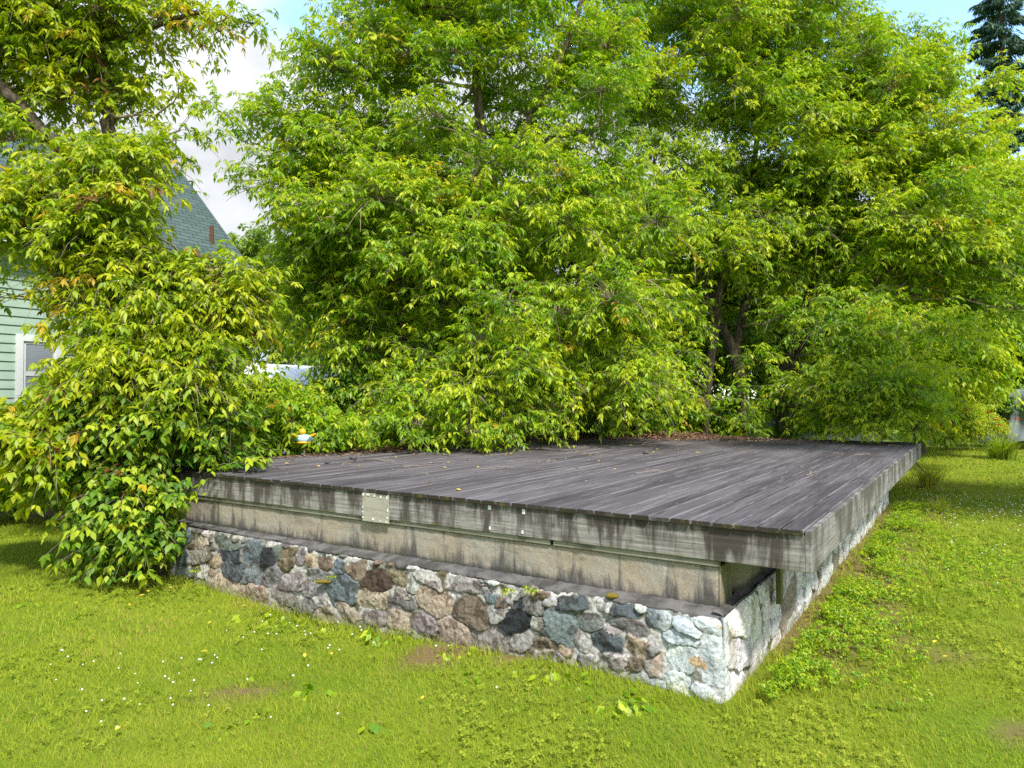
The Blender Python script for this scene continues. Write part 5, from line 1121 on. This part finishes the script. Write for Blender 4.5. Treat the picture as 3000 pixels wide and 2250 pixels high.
# twigs lying on the deck
TWG = 'bleached twigs lying on the deck'
def px_deck(X, Y):
    d = (CAM_Z-DECK_Z)*2080/(Y-1165); return np.array([(X-1500)/2080*d, d])
for i, (X0, Y0, X1, Y1, lab) in enumerate(((1417, 1376, 1510, 1375, 'long pale twig lying near the middle left of the deck'), (1065, 1346, 1140, 1356, 'forked twig near the left edge below the hanging leaves'), (1180, 1372, 1280, 1362, 'thin curved twig right of the forked twig'), (1000, 1366, 1035, 1363, 'short twig at the left edge of the deck'), (1860, 1390, 1945, 1382, 'tangled twig on the right of centre of the deck'),
    (1880, 1305, 1960, 1300, 'twig beside the leaf litter at the far side'), (1600, 1357, 1632, 1352, 'stubby twig in the middle of the deck'), (1690, 1330, 1790, 1336, 'long twig in front of the slim trunk'), (2360, 1395, 2395, 1385, 'curled twig on the right side of the deck'), (2435, 1330, 2470, 1332, 'pale twig near the far right drooping leaves'), (2500, 1335, 2550, 1333, 'branched pale twig near the far right corner'), (1640, 1290, 1720, 1296, 'twig under the drooping branches at the far side'), (2600, 1308, 2640, 1309, 'reddish stick by the drooping leaves at the far right corner'))):
    a, b = px_deck(X0, Y0), px_deck(X1, Y1); rg = np.random.default_rng(900+i); m = np.linalg.norm(b-a); s = np.linspace(0, 1, 6)
    pts = np.array([np.append((b-a)*(q-.5), 0) for q in s]); pts[1:-1, :2] += rg.normal(0, .04*m, (4, 2)); pts[:, 2] = .010+.015*np.abs(rg.normal(0, 1, 6)); pts[0, 2] = pts[-1, 2] = .009
    mb = MB(); mb.tube(pts, np.linspace(.006, .0025, 6), 5)
    for k in (2, 3, 4):
        e = pts[k]+np.append(rg.normal(0, .16*m, 2), .0); e[2] = .009; mb.tube([pts[k], (pts[k]+e)/2+np.array([0, 0, .012]), e], [.0035, .0028, .002], 4)
    o = tag(mb.build('twig', M['stick'] if i < 12 else M['litter']), lab, 'twig', TWG); o.location = ((a+b)[0]/2, (a+b)[1]/2, DECK_Z+.002)
# pale stones at the deck edge
SG = 'small pale stones on the left edge of the deck'
for (X, Y, r, lab) in ((832, 1332, .045, 'pointed tan stone on the left edge of the deck'), (890, 1336, .04, 'rounder grey stone right of the pointed tan stone'), (1036, 1346, .05, 'flat white stone below the hanging leaves'), (960, 1358, .035, 'small white stone left of the flat one'), (1892, 1330, .05, 'pale stone in the middle of the far deck')):
    p = px_deck(X, Y); rg = np.random.default_rng(X); mb = MB(); mb.ball((0, 0, r*.5), (r, r*.8, r*.6), 9, 6); mb.v = [tuple(np.array(v)*(1+rg.normal(0, .09))) for v in mb.v]; mb.v = [(v[0], v[1], max(v[2], 0)) for v in mb.v]
    o = tag(mb.build('stone', M['mortar']), lab, 'stone', SG); o.location = (p[0], p[1], DECK_Z+.002); o.scale = (1.1, 1, 1)
# coloured toy among the undergrowth
M['toyy'] = plain('yellow_plastic', (.75, .42, .02), .4, .1, 3, spec=.5); M['toyb'] = plain('pale_blue_plastic', (.42, .66, .78), .4, .1, 3, spec=.5)
p = P(658, 944, 10.5); toy = thing('garden_toy', 'yellow and pale blue plastic toy in the leaves at the deck edge', 'toy', tuple(p))
MB().ball((0, 0, -.03), (.14, .09, .07), 14, 10).build('body', M['toyb'], toy, True); MB().ball((-.03, 0, .075), (.055, .05, .05), 12, 8).build('head', M['toyy'], toy, True)
for s in (-1, 1): MB().tube([(s*.08, 0, 0), (s*.14, -.03, .03), (s*.18, -.03, .05)], [.03, .022, .01], 8).build('wing', M['toyy'], toy, True)
MB().ball((0, 0, -.08), (.12, .10, .03), 14, 6).build('base', M['toyy'], toy, True)
MB().tube([(0, 0, -.1), (0, 0.02, -p[2]+.02)], [.012, .012], 6).build('stake', M['stick'], toy)
p = P(1067, 895, 16.2); bp = thing('garden_post', 'thin blue post standing in the shade under the tallest tree', 'post', (p[0], p[1], 0))
MB().tube([(0, 0, -.05), (0, 0, p[2]+.28)], [.02, .02], 8).build('pole', plain('blue_metal', (.10, .2, .45), .5), bp); MB().ball((0, 0, p[2]+.28), (.028, .028, .02), 8, 6).build('cap', M['white'], bp)
